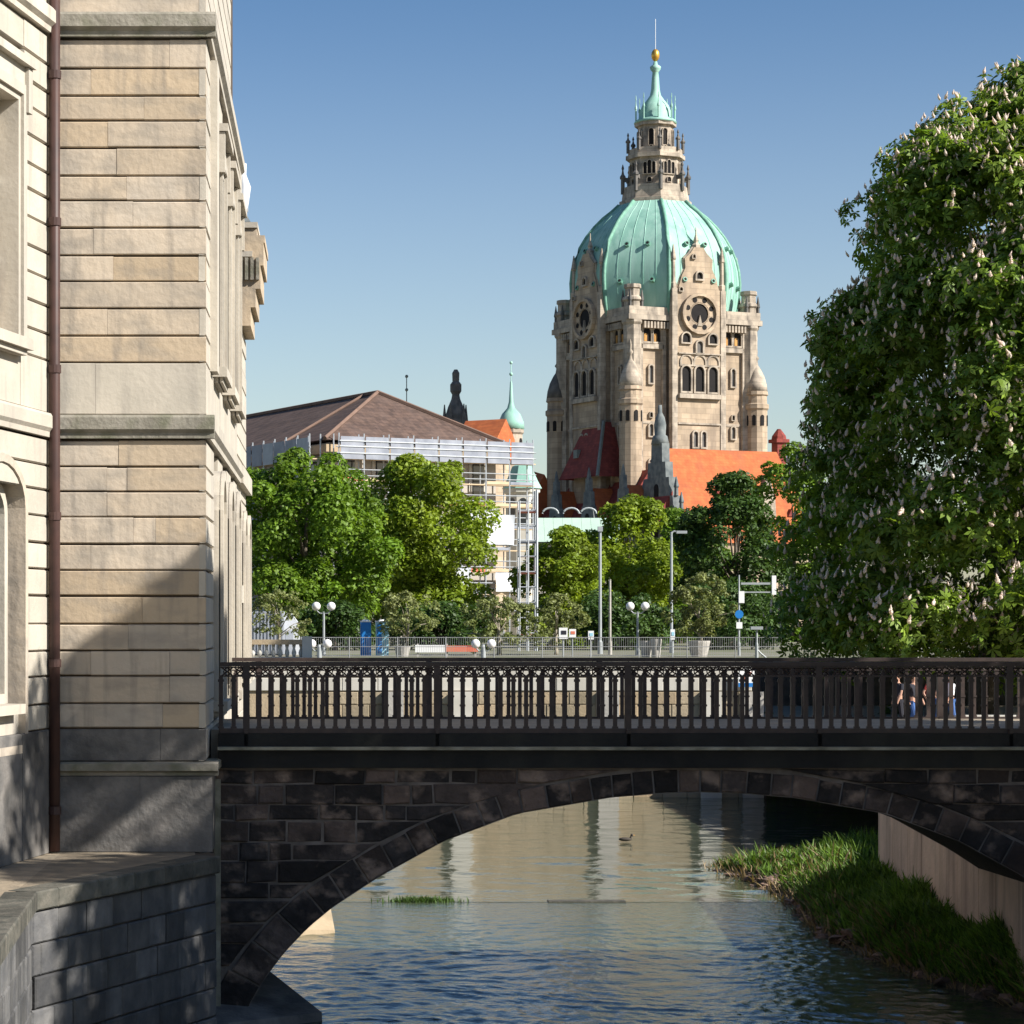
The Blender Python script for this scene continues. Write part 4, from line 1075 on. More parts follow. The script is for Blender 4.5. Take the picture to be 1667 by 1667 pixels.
# standing seams on the panels
for i in range(8):
    a0, a1 = R(22.5 + 45 * i), R(22.5 + 45 * (i + 1))
    mb = MB()
    for t in (0.2, 0.4, 0.6, 0.8):
        pts = []
        for z, r in dp_:
            pa = Vector((math.cos(a0), math.sin(a0))) * r; pb = Vector((math.cos(a1), math.sin(a1))) * r
            p = pa.lerp(pb, t) * (1 + 0.006 * math.sin(math.pi * t)); pts.append((p.x, p.y, z))
        mb.tube(pts, 0.07, 4)
    o = hb(mb, 'seam', 'copper'); o['kind'] = 'stuff'
# scaffolding net panel hanging on the nearest dome panel
am = R(247.5 - 22.5)
c = Vector((math.cos(am), math.sin(am)))
tn = Vector((-c.y, c.x))
mb = MB(); vs = []
for z, r in ((59.6, 13.4), (63.0, 12.2), (66.0, 10.6)):
    for s in (-1.1, 1.1):
        p = c * (r * 0.955 + 0.35) + tn * s; vs.append((p.x, p.y, z))
mb.add(vs, [(0, 1, 3, 2), (2, 3, 5, 4)]); mb.add([(v[0] + c.x * 0.12, v[1] + c.y * 0.12, v[2]) for v in vs], [(0, 1, 3, 2), (2, 3, 5, 4)]); hb(mb, 'hatch', 'grey_lead')
# lantern
def octo(mb, r, z0, z1, r1=None, n=8): mb.lathe([(r, z0), (r1 if r1 else r, z1)], n, (0, 0, 0), R(22.5))
mb = MB(); octo(mb, 6.2, 72.4, 73.2); octo(mb, 5.8, 73.202, 75.6, 5.5); octo(mb, 4.6, 75.6, 80.3, 4.4); octo(mb, 5.1, 80.302, 81.0); octo(mb, 4.7, 81.002, 82.0); octo(mb, 3.2, 82.0, 86.0, 3.0); octo(mb, 3.6, 86.002, 86.6); hb(mb, 'lantern', 'hall_trim')
for i in range(8):
    a = R(45 * i); ca, sa = math.cos(a), math.sin(a)
    ML_ = lambda rr: (lambda u, v, w, ca=ca, sa=sa, rr=rr: (ca * (rr + w) - sa * u, sa * (rr + w) + ca * u, v))
    for z0, z1, hw, off, rr in ((77.4, 79.4, 0.28, -0.75, 4.16), (77.4, 79.7, 0.32, 0.0, 4.16), (77.4, 79.4, 0.28, 0.75, 4.16), (82.5, 85.3, 0.42, 0.0, 2.86), (76.0, 76.8, 0.35, 0, 4.22), (82.05, 82.4, 0.3, 0, 2.95)):
        inn = arch_pts(off - hw, off + hw, z0, z1, 6)
        mb = MB(); mb.prism(inn, 0.0, 0.12, ML_(rr)); wn_ = hb(mb, 'opening', 'opening')
        mb = MB(); frame_strip(mb, inn, grow(inn, 0.12), 0.0, 0.3, ML_(rr)); hb(mb, 'frame', 'hall_trim', wn_)
    a = R(22.5 + 45 * i); ca, sa = math.cos(a), math.sin(a)
    for rr, z0, z1, w in ((5.6, 74.5, 79.6, 0.38), (4.7, 81.5, 85.0, 0.32), (3.35, 86.4, 91.4, 0.16)):
        mat = 'hall_dark' if rr > 3.5 else 'copper'
        mb = MB(); mb.lathe([(w, z0), (w, z0 + (z1 - z0) * 0.5), (w * 1.5, z0 + (z1 - z0) * 0.52), (w * 1.5, z0 + (z1 - z0) * 0.58), (w * 0.7, z0 + (z1 - z0) * 0.66), (w * 0.35, z0 + (z1 - z0) * 0.8), (w * 0.7, z0 + (z1 - z0) * 0.86), (0.05, z1)], 6, (ca * rr, sa * rr, 0)); hb(mb, 'pinnacle', mat)
    if True:
        mb = MB(); mb.box(-0.22, 0.22, 76.6, 77.3, -1.0, 0.9, (lambda u, v, w, ca=ca, sa=sa: (ca * (4.7 + w) - sa * u, sa * (4.7 + w) + ca * u, v))); hb(mb, 'buttress', 'hall_dark')
mb = MB(); mb.lathe([(3.7, 86.6), (3.5, 87.0), (2.9, 87.4), (2.75, 88.4), (2.3, 89.6), (1.5, 90.6), (0.95, 91.4), (0.75, 92.4), (0.62, 94.4), (0.5, 95.4), (0.9, 95.9), (0.95, 96.3), (0.4, 96.7), (0.3, 97.2)], 16); hb(mb, 'spire_cap', 'copper', smooth=True)
mb = MB(); mb.sphere((0, 0, 95.9 + 0.05), 0.75, 10, 8); hb(mb, 'ball', 'hall_trim', smooth=True)
mb = MB(); mb.sphere((0, 0, 98.3), 0.72, 10, 8, (1, 1, 1.5)); hb(mb, 'finial', 'gold', smooth=True)
mb = MB(); mb.tube([(0, 0, 99), (0, 0, 104.5)], 0.06, 5); hb(mb, 'antenna', 'steel')
# the four sides
def side_map(kq):
    a = R(-90 * kq); ca, sa = math.cos(a), math.sin(a)
    return lambda u, v, w: (ca * u - sa * (-HS - w), sa * u + ca * (-HS - w), KZ(v))
def opening(M_, u, hw, v0, v1, w, fill='opening', arch=True, fw=0.32, parent=hall, trim='hall_trim', name='window'):
    inn = arch_pts(u - hw, u + hw, v0, v1, 8) if arch else rect(u - hw, u + hw, v0, v1)
    mb = MB(); frame_strip(mb, inn, grow(inn, fw), w - 0.05, w + 0.4, M_); fr = hb(mb, name, trim, parent)
    mb = MB(); mb.prism(inn, w - 0.05, w + 0.06, M_); hb(mb, 'pane', fill, fr)  # flat fill before the wall, recess shade is in its dark colour
    return fr
def disc(c, r, n=16): return [(c[0] + r * math.cos(2 * math.pi * k / n), c[1] + r * math.sin(2 * math.pi * k / n)) for k in range(n)]
for kq in range(4):
    m0 = side_map(kq)
    m = lambda u, v, w, m0=m0: m0(u, v, w + 1.0)                  # the projecting bay
    stone_m = 'hall_stone'
    # projecting centre bay and gable
    bw = 4.7
    g = [(-bw, 0), (bw, 0), (bw, 57.5), (3.9, 58.2), (3.3, 60.2), (2.6, 61.6), (2.7, 63.2), (1.6, 64.2), (0.9, 65.2), (-0.9, 65.2), (-1.6, 64.2), (-2.7, 63.2), (-2.6, 61.6), (-3.3, 60.2), (-3.9, 58.2), (-bw, 57.5)]
    mb = MB()
    mb.prism([(-bw, 0), (bw, 0), (bw, 57.5), (-bw, 57.5)], -1.9, 1.2, m)
    for (a, b) in ((2, 3), (3, 4), (4, 5), (5, 6), (6, 7), (7, 8)):
        (x0, z0), (x1, z1) = g[a], g[b]
        mb.prism([(-x0, z0 + 0.003), (x0, z0 + 0.003), (x1, z1), (-x1, z1)], 0.2, 1.2, m)
    hb(mb, 'gable', stone_m)
    mb = MB()
    for (a, b) in zip(g[2:8], g[3:9]):
        for s in (-1, 1):
            mb.tube([m(s * a[0], a[1], 0.7), m(s * b[0], b[1], 0.7)], 0.28, 5)
    mb.lathe([(0.8, 0), (0.75, 0.6), (0.35, 1.0), (0.5, 1.4), (0.15, 2.4), (0.08, 3.6)], 6, m(0, 65.1, 0.3)); hb(mb, 'gable_trim', 'hall_trim')
    for s in (-1, 1):
        mb = MB(); mb.box(s * bw - 0.5, s * bw + 0.5, 20, 58, 0.3, 1.35, m); mb.lathe([(0.62, 0), (0.62, 1.0), (0.42, 1.2), (0.36, 4.8), (0.55, 5.0), (0.1, 7.4)], 6, m(s * bw, 57.9, 0.8)); hb(mb, 'pilaster', 'hall_trim')
        for uu in (10.0, 5.6):
            mb = MB(); mb.box(s * uu - 0.3, s * uu + 0.3, 10, 52.3, 0.0, 0.5, m0); hb(mb, 'pilaster', 'hall_trim')
        mb = MB()
        for j in range(8): mb.box(s * (5.4 + j * 0.62) - 0.17, s * (5.4 + j * 0.62) + 0.17, 51.2, 52.3, 0.0, 1.3, m0)
        o = hb(mb, 'corbels', 'hall_trim'); o['kind'] = 'stuff'
        for (z0_, z1_) in ((42.0, 45.0), (33.0, 35.0), (26.0, 29.0)):
            opening(m0, s * 8.0, 0.35, z0_, z1_, 0.0, 'hall_dark', fw=0.25, name='niche')
    # rose window
    mb = MB(); frame_strip(mb, disc((0, 53.9), 1.8, 18), disc((0, 53.9), 3.1, 18), 1.15, 1.45, m); frame_strip(mb, disc((0, 53.9), 3.0, 18), disc((0, 53.9), 3.55, 18), 1.15, 1.9, m); frame_strip(mb, disc((0, 53.9), 1.7, 18), disc((0, 53.9), 1.95, 18), 1.15, 1.45, m)
    rs_ = hb(mb, 'rose_window', 'hall_stone')
    mb = MB(); mb.prism(disc((0, 53.9), 1.8, 18), 1.15, 1.27, m); hb(mb, 'pane', 'opening', rs_)
    for j in range(8):
        a = math.pi / 8 + j * math.pi / 4
        mb = MB(); mb.prism(disc((2.45 * math.cos(a), 53.9 + 2.45 * math.sin(a)), 0.46, 8), 1.4, 1.5, m); hb(mb, 'roundel', 'opening', rs_)
    mb = MB(); mb.prism([(-0.45, 51.8), (0.45, 51.8), (0.0, 53.7)], 1.2, 1.6, m); hb(mb, 'tracery', 'hall_trim', rs_)
    opening(m, 0, 0.55, 59.8, 60.95, 1.2, fw=0.3); 
    opening(m, -1.1, 0.25, 63.3, 63.9, 1.2, fw=0.15, name='loophole'); opening(m, -3.6, 0.3, 57.6, 58.2, 1.2, fw=0.15, name='loophole')
    for u in (-2.6, 2.6):
        opening(m, u, 0.75, 48.9, 50.5, 1.2, fw=0.25)
    opening(m, 0, 0.55, 47.2, 49.2, 1.2, 'hall_dark', fw=0.3, name='niche')
    for u in (-2.6, 0, 2.6):
        opening(m, u, 0.85, 40.6, 44.9, 1.2, fw=0.3)
        mb = MB(); inn = arch_pts(u - 0.85, u + 1.15, 45.2, 46.7, 8); mb.prism(inn, 1.15, 1.1, m); frame_strip(mb, inn, grow(inn, 0.28), 1.15, 1.4, m); hb(mb, 'tympanum', 'hall_trim')
    for z0, z1, w1, nm in ((39.4, 40.2, 1.9, 'balcony'), (46.95, 47.15, 1.6, 'string_course'), (35.0, 35.3, 1.45, 'string_course')):
        mb = MB(); mb.box(-4.1, 4.1, z0, z1, 1.15, w1, m); hb(mb, nm, 'hall_trim')
    for u in (-0.8, 0.8):
        opening(m, u, 0.4, 31.2, 33.8, 1.2, 'hall_dark', fw=0.28)
    for u in (-8.8, -6.9, 6.9, 8.8):
        w_n = opening(m0, u, 0.72, 49.0, 51.4, 0.0, fw=0.3)
        mb = MB(); mb.prism(rect(u - 0.45, u + 0.1, 49.05, 50.4), 0.062, 0.12, m0); hb(mb, 'glow_patch', 'amber_tone', w_n)  # orange patch puts a glow in the window into colour
    for s in (-1, 1):
        mb = MB(); mb.box(s * 7.9 - 2.2, s * 7.9 + 2.2, 47.8, 48.6, 0.0, 0.5, m0); hb(mb, 'balcony', 'hall_trim')
        opening(m0, s * 8.0, 0.25, 36.2, 37.0, 0.0, fw=0.15, name='loophole')
# corner turrets
for sx in (-1, 1):
    for sy in (-1, 1):
        cx_, cy_ = sx * HS * 0.985, sy * HS * 0.985
        mb = MB(); mb.lathe([(1.5, 10), (1.5, ZCO - 1), (1.8, ZCO - 0.6), (1.8, ZCO + 0.2), (1.5, ZCO + 0.4), (1.4, 54.2), (1.7, 54.5), (1.6, 54.9), (1.25, 55.2), (1.2, 56.3), (1.45, 56.5), (1.4, 57.1)], 8, (cx_, cy_, 0), R(22.5)); ct = hb(mb, 'corner_pier', 'hall_trim')
        for q in range(4):
            a = R(45 + 90 * q)
            mb = MB(); mb.lathe([(0.3, 51.5), (0.28, 54.2), (0.4, 54.4), (0.06, 56.2)], 6, (cx_ + 1.6 * math.cos(a), cy_ + 1.6 * math.sin(a), 0)); hb(mb, 'pinnacle', 'hall_dark', ct)
        d = Vector((sx, sy)).normalized(); c = Vector((cx_, cy_)) + d * 1.3
        mb = MB(); mb.lathe([(1.85, 5), (1.85, 37.0), (2.1, 37.3), (2.1, 38.0), (1.8, 38.2), (1.75, 39.4), (2.0, 39.6), (1.9, 40.2)], 12, (c.x, c.y, 0)); tt = hb(mb, 'stair_turret', 'hall_stone')
        mb = MB(); mb.lathe([(1.9, 40.2), (1.75, 41.4), (1.35, 42.8), (0.75, 44.0), (0.35, 44.6), (0.22, 45.4), (0.5, 45.8), (0.2, 46.3), (0.25, 47.0), (0.05, 48.2)], 12, (c.x, c.y, 0)); hb(mb, 'turret_cap', 'hall_dark' if sx < 0 and sy > 0 else 'hall_trim', tt, smooth=True)
        for q in range(8):
            a = R(45 * q)
            mt = lambda u, v, w, a=a, c=c: (c.x + math.cos(a) * (1.85 + w) - math.sin(a) * u, c.y + math.sin(a) * (1.85 + w) + math.cos(a) * u, v)
            inn = arch_pts(-0.3, 0.3, 34.4, 36.2, 6); mb = MB(); mb.prism(inn, -0.1, 0.06, mt); hb(mb, 'window', 'opening', tt)
# window slit between near corner pier and lower turret
# red tiled wings
mb = MB(); mb.box(-13.0, 10, -30.5, -15.5, 0, 14.5); mb.box(-16.4, -9.5, -14, 16, 0, 17.5); mb.box(-18.4, -HS, 10.0, 40, 0, 17.5); hb(mb, 'wing_wall', 'hall_stone')
mb = MB(); mb.add([(-12.8, -31, 14), (12, -31, 14), (12, -15, 14), (-12.8, -15, 14), (-12.8, -23, 29.3), (9.0, -23, 29.3)], [(0, 1, 5, 4), (1, 2, 5), (2, 3, 4, 5), (0, 4, 3)]); hb(mb, 'roof', 'red_tile')
mb = MB()
for z, n_ in ((19.0, 5), (22.5, 4)):
    for i in range(n_):
        u = -6.5 + i * 3.6 + (z - 19) * 0.5; y = -31 + (z - 14) * 8 / 15.3
        mb.prism([(u - 0.6, z - 0.5), (u + 0.6, z - 0.5), (u, z + 0.7)], y - 0.55, y + 0.9, lambda a, b, w: (a, w, b))
hb(mb, 'dormer', 'maroon_shade_tile')
mb = MB(); mb.prism([(0.8, 18), (3.8, 18), (3.6, 21.5), (3.0, 23), (2.7, 25), (1.9, 25), (1.6, 23), (1.0, 21.5)], -30.6, -29.2, lambda a, b, w: (a, w, b)); hb(mb, 'dormer_gable', 'hall_trim')
# dark stepped gable at the near end of that wing
mg = lambda u, v, w: (-13.2 - w, -23 - u, v)
mb = MB()
steps = [(8.0, 0, 14.5), (7.6, 14.5, 16.5), (6.6, 16.5, 19), (5.2, 19, 21.5), (4.0, 21.5, 24.5), (2.8, 24.5, 27), (1.7, 27, 30)]
for i, (hw, z0, z1) in enumerate(steps):
    mb.prism([(-hw, z0 + 0.003 * i), (hw, z0 + 0.003 * i), (hw * 0.93, z1), (-hw * 0.93, z1)], -0.7 - 0.01 * i, 0.7 - 0.01 * i, mg)
sgb = hb(mb, 'stepped_gable', 'gable_slate')
mb = MB(); mb.lathe([(1.5, 29.9), (1.2, 31.2), (0.9, 31.4), (1.0, 33.0), (0.75, 34.2), (0.35, 35.0), (0.3, 36.2)], 8, (-13.2, -23, 0)); hb(mb, 'finial', 'gable_slate', sgb, smooth=True)
for s in (-1, 1):
    for hw, z0 in ((8.0, 16.5), (6.4, 19), (4.9, 21.5)):
        mb = MB(); mb.lathe([(0.4, 0), (0.35, 1.2), (0.5, 1.4), (0.08, 3.0)], 6, mg(s * hw, z0, 0)); hb(mb, 'pinnacle', 'gable_slate', sgb)
for u, v0, v1 in ((-2.5, 15, 17.5), (0, 15, 18), (2.5, 15, 17.5), (0, 21.5, 23.5)):
    inn = arch_pts(u - 0.6, u + 0.6, v0, v1, 6); mb = MB(); mb.prism(inn, 0.6, 0.78, mg); hb(mb, 'window', 'opening', sgb)
# left wing, ridge running away, with three gabled dormers
mb = MB(); mb.add([(-17.4, -15.4, 16.5), (-17.4, 18, 16.5), (-3.4, 18, 16.5), (-3.4, -15.4, 16.5), (-10.4, -15.4, 26.4), (-10.4, 14, 26.0)], [(0, 4, 5, 1), (2, 5, 4, 3), (1, 5, 2), (0, 3, 4)]); mb.add([(-17.4, -27, 16.5), (-17.4, -15.402, 16.5), (-13.3, -15.402, 22.3), (-13.3, -27, 22.3), (-13.3, -27, 16.5), (-13.3, -15.402, 16.5)], [(0, 3, 2, 1), (0, 4, 3), (2, 3, 4, 5), (1, 2, 5), (0, 1, 5, 4)]); hb(mb, 'roof', 'maroon_shade_tile')
for yc in (-18.0, -7.0, 4.0, 15.0):
    md = lambda u, v, w, yc=yc: (-16.9 - w, yc - u, v)
    mb = MB(); mb.add([md(-3.4, 17, -0.3), md(3.4, 17, -0.3), md(0, 23.6, -0.3), md(0, 23.6, -4.2), md(3.4, 17, -4.2), md(-3.4, 17, -4.2)], [(0, 1, 2), (1, 4, 3, 2), (0, 2, 3, 5), (0, 5, 4, 1)]); dr_ = hb(mb, 'roof_dormer', 'red_tile')
    mb = MB()
    for hw, z0, z1 in ((3.0, 14.5, 18.2), (2.2, 18.2, 20.6), (1.4, 20.6, 23), (0.7, 23, 25.2)):
        mb.prism([(-hw, z0), (hw, z0), (hw * 0.8, z1), (-hw * 0.8, z1)], -0.2, 0.5, md)
    mb.lathe([(0.45, 25.1), (0.3, 26.2), (0.08, 27.0)], 6, md(0, 0, 0.15)); hb(mb, 'dormer_gable', 'gable_slate', dr_)
    mb = MB(); mb.prism(arch_pts(-0.6, 0.6, 17.2, 19.4, 6), 0.4, 0.58, md); hb(mb, 'window', 'opening', dr_)
# steep maroon pavilion roof against the tower
mb = MB(); mb.add([(-16.6, -9.0, 25.5), (-16.6, 4.0, 25.5), (-11.3, 4.0, 25.5), (-11.3, -9.0, 25.5), (-13.4, -5.6, 34.8), (-13.4, 0.6, 34.8), (-11.3, 0.6, 34.8), (-11.3, -5.6, 34.8)],
                  [(0, 4, 5, 1), (1, 5, 6, 2), (2, 6, 7, 3), (3, 7, 4, 0), (4, 7, 6, 5)]); pr = hb(mb, 'pavilion_roof', 'maroon_shade_tile')
mb = MB(); mb.tube([(-16.7, -9.1, 25.5), (-13.5, -5.7, 34.9)], 0.3, 5); hb(mb, 'hip', 'grey_lead', pr)
mb = MB(); mb.prism([(-0.6, 29), (0.6, 29), (0.6, 30.4), (-0.6, 30.4)], 0, 1.2, lambda u, v, w: (-16.0 - w * 0.6 + 1.0, 0.0 + u, v)); hb(mb, 'dormer', 'grey_lead', pr)
mb = MB(); mb.lathe([(0.9, 24.5), (0.85, 25.7), (0.4, 26.4), (0.05, 27.0)], 10, (-12.6, -13, 0)); hb(mb, 'small_cupola', 'copper')
# far left wing: orange roof, dark gable tower and copper spire turret
mb = MB(); mb.add([(-20.4, 13, 17.5), (-20.4, 50, 24.5), (-8.4, 50, 24.5), (-8.4, 13, 17.5), (-14.4, 13, 27), (-14.4, 50, 34.0)], [(0, 4, 5, 1), (2, 5, 4, 3), (1, 5, 2), (0, 3, 4), (0, 1, 2, 3)]); hb(mb, 'roof', 'red_tile')
# chimney on the right
hl = lambda px, D: Matrix.Rotation(-R(24), 3, 'Z') @ (Vector((X(px, D), D, 0)) - HC)
p = hl(1268, 425)
mb = MB(); mb.box(p.x - 0.9, p.x + 0.9, p.y - 0.9, p.y + 0.9, 0, 32.4); mb.box(p.x - 1.3, p.x + 1.3, p.y - 1.3, p.y + 1.3, 32.4, 33.0); mb.lathe([(1.3, 33), (1.2, 33.6), (0.3, 34.8)], 8, (p.x, p.y, 0)); hb(mb, 'chimney', 'maroon_shade_tile')
p = hl(742, 430)
mb = MB(); prof_ = [(2.2, 20), (2.2, 33.5), (1.9, 36), (1.85, 37.5), (1.4, 39.0), (0.8, 40.4), (0.65, 41.2), (1.0, 41.8), (1.0, 43.0), (0.6, 43.5), (0.65, 45.0), (0.3, 45.6)]
mb.lathe(prof_, 10, (p.x, p.y, 0)); gt = hb(mb, 'gable_tower', 'hall_dark', smooth=False)
for q in range(5):
    a = R(72 * q); mb = MB(); mb.lathe([(0.5, 33), (0.45, 36.5), (0.1, 39.5)], 6, (p.x + 2 * math.cos(a), p.y + 2 * math.sin(a), 0)); hb(mb, 'pinnacle', 'hall_dark', gt)
p = hl(832, 388)
mb = MB(); mb.lathe([(1.8, 15), (1.8, 31.0), (2.05, 31.3), (2.0, 31.9)], 10, (p.x, p.y, 0)); stt = hb(mb, 'spire_turret', 'hall_trim')
mb = MB(); mb.lathe([(2.1, 31.9), (2.0, 33.0), (1.45, 34.3), (0.63, 35.2), (0.36, 36.2), (0.18, 39.2), (0.06, 39.6), (0.06, 42.6)], 12, (p.x, p.y, 0)); mb.sphere((p.x, p.y, 40.6), 0.3); mb.sphere((p.x, p.y, 42.4), 0.26); hb(mb, 'spire', 'copper', stt, smooth=True)
for q in range(6):
    a = R(60 * q); mt = lambda u, v, w, a=a, p=p: (p.x + math.cos(a) * (1.8 + w) - math.sin(a) * u, p.y + math.sin(a) * (1.8 + w) + math.cos(a) * u, v)
    mb = MB(); mb.prism(arch_pts(-0.35, 0.35, 28.4, 30.4, 6), -0.1, 0.05, mt); hb(mb, 'window', 'opening', stt)
p0, p1 = hl(758, 388), hl(824, 384)
mb = MB(); d = (p1 - p0).normalized(); nn = Vector((-d.y, d.x, 0))
mb.add([tuple(p0 + nn * s * 6 + Vector((0, 0, 26.5))) for s in (-1, 1)] + [tuple(p1 + nn * s * 6 + Vector((0, 0, 26.5))) for s in (-1, 1)] + [tuple(p0 + Vector((0, 0, 33.2))), tuple(p1 + Vector((0, 0, 33.2)))], [(0, 2, 5, 4), (1, 4, 5, 3), (0, 4, 1), (2, 3, 5), (0, 1, 3, 2)]); hb(mb, 'roof', 'red_tile')
mb = MB(); mb.add([tuple(p0 + nn * s * 5.5 + Vector((0, 0, z))) for z in (0, 26.5) for s in (-1, 1)] + [tuple(p1 + nn * s * 5.5 + Vector((0, 0, z))) for z in (0, 26.5) for s in (-1, 1)], [(0, 1, 3, 2), (4, 6, 7, 5), (0, 2, 6, 4), (1, 5, 7, 3), (2, 3, 7, 6)]); hb(mb, 'wing_wall', 'hall_stone')
p = hl(662, 440)
mb = MB(); mb.tube([(p.x, p.y, 20), (p.x, p.y, 45.5)], 0.09, 5); mb.sphere((p.x, p.y, 43), 0.3); mb.sphere((p.x, p.y, 45.4), 0.3); hb(mb, 'weather_vane', 'grey_lead')

# ------------------------------------------------------------------ museum with brown hip roof, scaffolded
Bc = Vector((-0.5, 225.0)); e_ = Vector((0.9, 0.437)).normalized(); a_ = Vector((-0.437, 0.9)).normalized()
mus = thing('museum_building', 'large pale building under a brown hipped roof wrapped in scaffolding', 'building', (Bc.x, Bc.y, 0))
MU = lambda u, w, z: (Bc.x + e_.x * u + a_.x * w, Bc.y + e_.y * u + a_.y * w, z)   # u along the end wall, w along the length
W_, L_ = 17.5, 60.0; ZE = 18.6
mb = MB(); mb.box(0, W_, 0, L_, 0, ZE - 0.6, MU); mb.build('wall', M['plaster'], mus)
mb = MB(); mb.box(-0.6, W_ + 0.6, -0.6, L_ + 0.6, ZE - 1.6, ZE - 0.8, MU); mb.box(-0.2, W_ + 0.2, -0.2, L_ + 0.2, 12.2, 12.8, MU); mb.build('cornice', M['quay_stone'], mus)
AP = 7.5; ZA = Z(640, 235.5)
mb = MB(); vs = [MU(-0.9, -0.9, ZE - 0.4), MU(W_ + 0.9, -0.9, ZE - 0.4), MU(W_ + 0.9, L_ + 0.9, ZE - 0.4), MU(-0.9, L_ + 0.9, ZE - 0.4), MU(W_ / 2, AP, ZA), MU(W_ / 2, L_ - AP, ZA)]
mb.add(vs, [(0, 1, 4), (1, 2, 5, 4), (2, 3, 5), (3, 0, 4, 5), (0, 3, 2, 1)]); rf = mb.build('roof', M['brown_tile'], mus)
mb = MB()
for i, j in ((0, 4), (1, 4), (4, 5)): mb.tube([Vector(vs[i]) + Vector((0, 0, 0.1)), Vector(vs[j]) + Vector((0, 0, 0.1))], 0.22, 5)
mb.tube([Vector(vs[0]).lerp(Vector(vs[3]), 0.16) + Vector((0, 0, .1)), Vector(vs[4]).lerp(Vector(vs[5]), 0.06) + Vector((0, 0, .1))], 0.16, 5); mb.build('ridge', M['brown_ridge'], rf)
for fl, (z0, z1) in enumerate(((1.5, 5.0), (7.2, 10.8), (13.4, 16.4))):
    for i in range(5):
        u = 1.9 + i * 3.4
        mb = MB(); mb.box(u - 0.95, u + 0.95, -0.14, 0.05, z0 - 0.3, z1 + 0.3, MU); wd = mb.build('window', M['quay_pale'], mus)
        mb = MB(); mb.box(u - 0.6, u + 0.6, -0.2, -0.145, z0, z1, MU); mb.build('pane', M['glass_dark'], wd)
    for i in range(9):
        w = 3 + i * 6
        mb = MB(); mb.box(-0.14, 0.05, w - 0.95, w + 0.95, z0 - 0.3, z1 + 0.3, MU); wd = mb.build('window', M['quay_pale'], mus)
        mb = MB(); mb.box(-0.2, -0.145, w - 0.6, w + 0.6, z0, z1, MU); mb.build('pane', M['glass_dark'], wd)
# scaffold on the end wall and the long wall
scf = thing('scaffold', 'steel scaffold with boarded decks and pale mesh around the brown roofed building', 'scaffold', (Bc.x, Bc.y, 0))
lev = [2.05 * i for i in range(0, 9)]
def scaffold_run(MM, n, step):
    for i in range(n + 1):
        mb = MB()
        for w in (-0.9, -2.0): mb.tube([MM(i * step, w, 0), MM(i * step, w, 18.75)], 0.07, 5)
        mb.build('standard', M['steel'], scf)
    for z in lev[1:]:
        mb = MB(); mb.box(-0.3, n * step + 0.3, -2.0, -0.9, z, z + 0.10, MM); mb.build('deck_board', M['wood_board'], scf)
        mb = MB()
        for dz in (0.55, 1.1): mb.tube([MM(-0.3, -2.05, z + dz), MM(n * step + 0.3, -2.05, z + dz)], 0.05, 4)
        mb.build('guard_rail', M['steel'], scf)
        for i in range(n):
            if random.random() < 0.75:
                mb = MB(); mb.box(i * step + 0.1, (i + 1) * step - 0.1, -2.06, -2.01, z + 0.1, z + 0.38, MM); mb.build('toe_board', M['red_board'] if random.random() < 0.25 else M['net_grey'] if random.random() < 0.6 else M['wood_board'], scf)
scaffold_run(lambda u, w, z: MU(u, w, z), 8, 2.55)
scaffold_run(lambda u, w, z: MU(w, u, z), 14, 2.55)
for k_ in range(8):
    mb = MB(); mb.box(k_ * 2.55 + 0.12, (k_ + 1) * 2.55 - 0.12, -2.16, -2.12, 16.4, 18.45, MU); mb.build('mesh_panel', M['net_grey'], scf)
    for z in (16.9, 17.5, 18.0):
        mb = MB(); mb.box(k_ * 2.55, (k_ + 1) * 2.55, -2.23, -2.17, z, z + 0.10, MU); mb.build('mesh_rail', M['steel'], scf)
for k_ in range(14):
    mb = MB(); mb.box(-2.16, -2.12, k_ * 2.55 + 0.12, (k_ + 1) * 2.55 - 0.12, 16.4, 18.4, MU); mb.build('mesh_panel', M['net_grey'] if k_ % 3 else M['grey_panel'], scf)
for (u0, u1, z0, z1) in ((14.6, 18.2, 8.8, 11.6), (10.0, 13.5, 0.8, 6.6), (16.2, 19.6, 4.4, 6.2), (13.5, 16.5, 10.6, 12.2)):
    mb = MB()
    n_ = 8
    vs = []
    for i in range(n_ + 1):
        for j in range(5):
            vs.append(MU(u0 + (u1 - u0) * i / n_, -2.3 - 0.12 * math.sin(i * 2.1 + j) - 0.08 * math.sin(j * 1.7), z0 + (z1 - z0) * j / 4))
    mb.add(vs, [(i * 5 + j, (i + 1) * 5 + j, (i + 1) * 5 + j + 1, i * 5 + j + 1) for i in range(n_) for j in range(4)])
    mb.add([(v[0], v[1] + 0.03, v[2]) for v in vs], [(i * 5 + j, i * 5 + j + 1, (i + 1) * 5 + j + 1, (i + 1) * 5 + j) for i in range(n_) for j in range(4)])
    mb.build('tarpaulin', M['white_sheet'], scf, smooth=True)
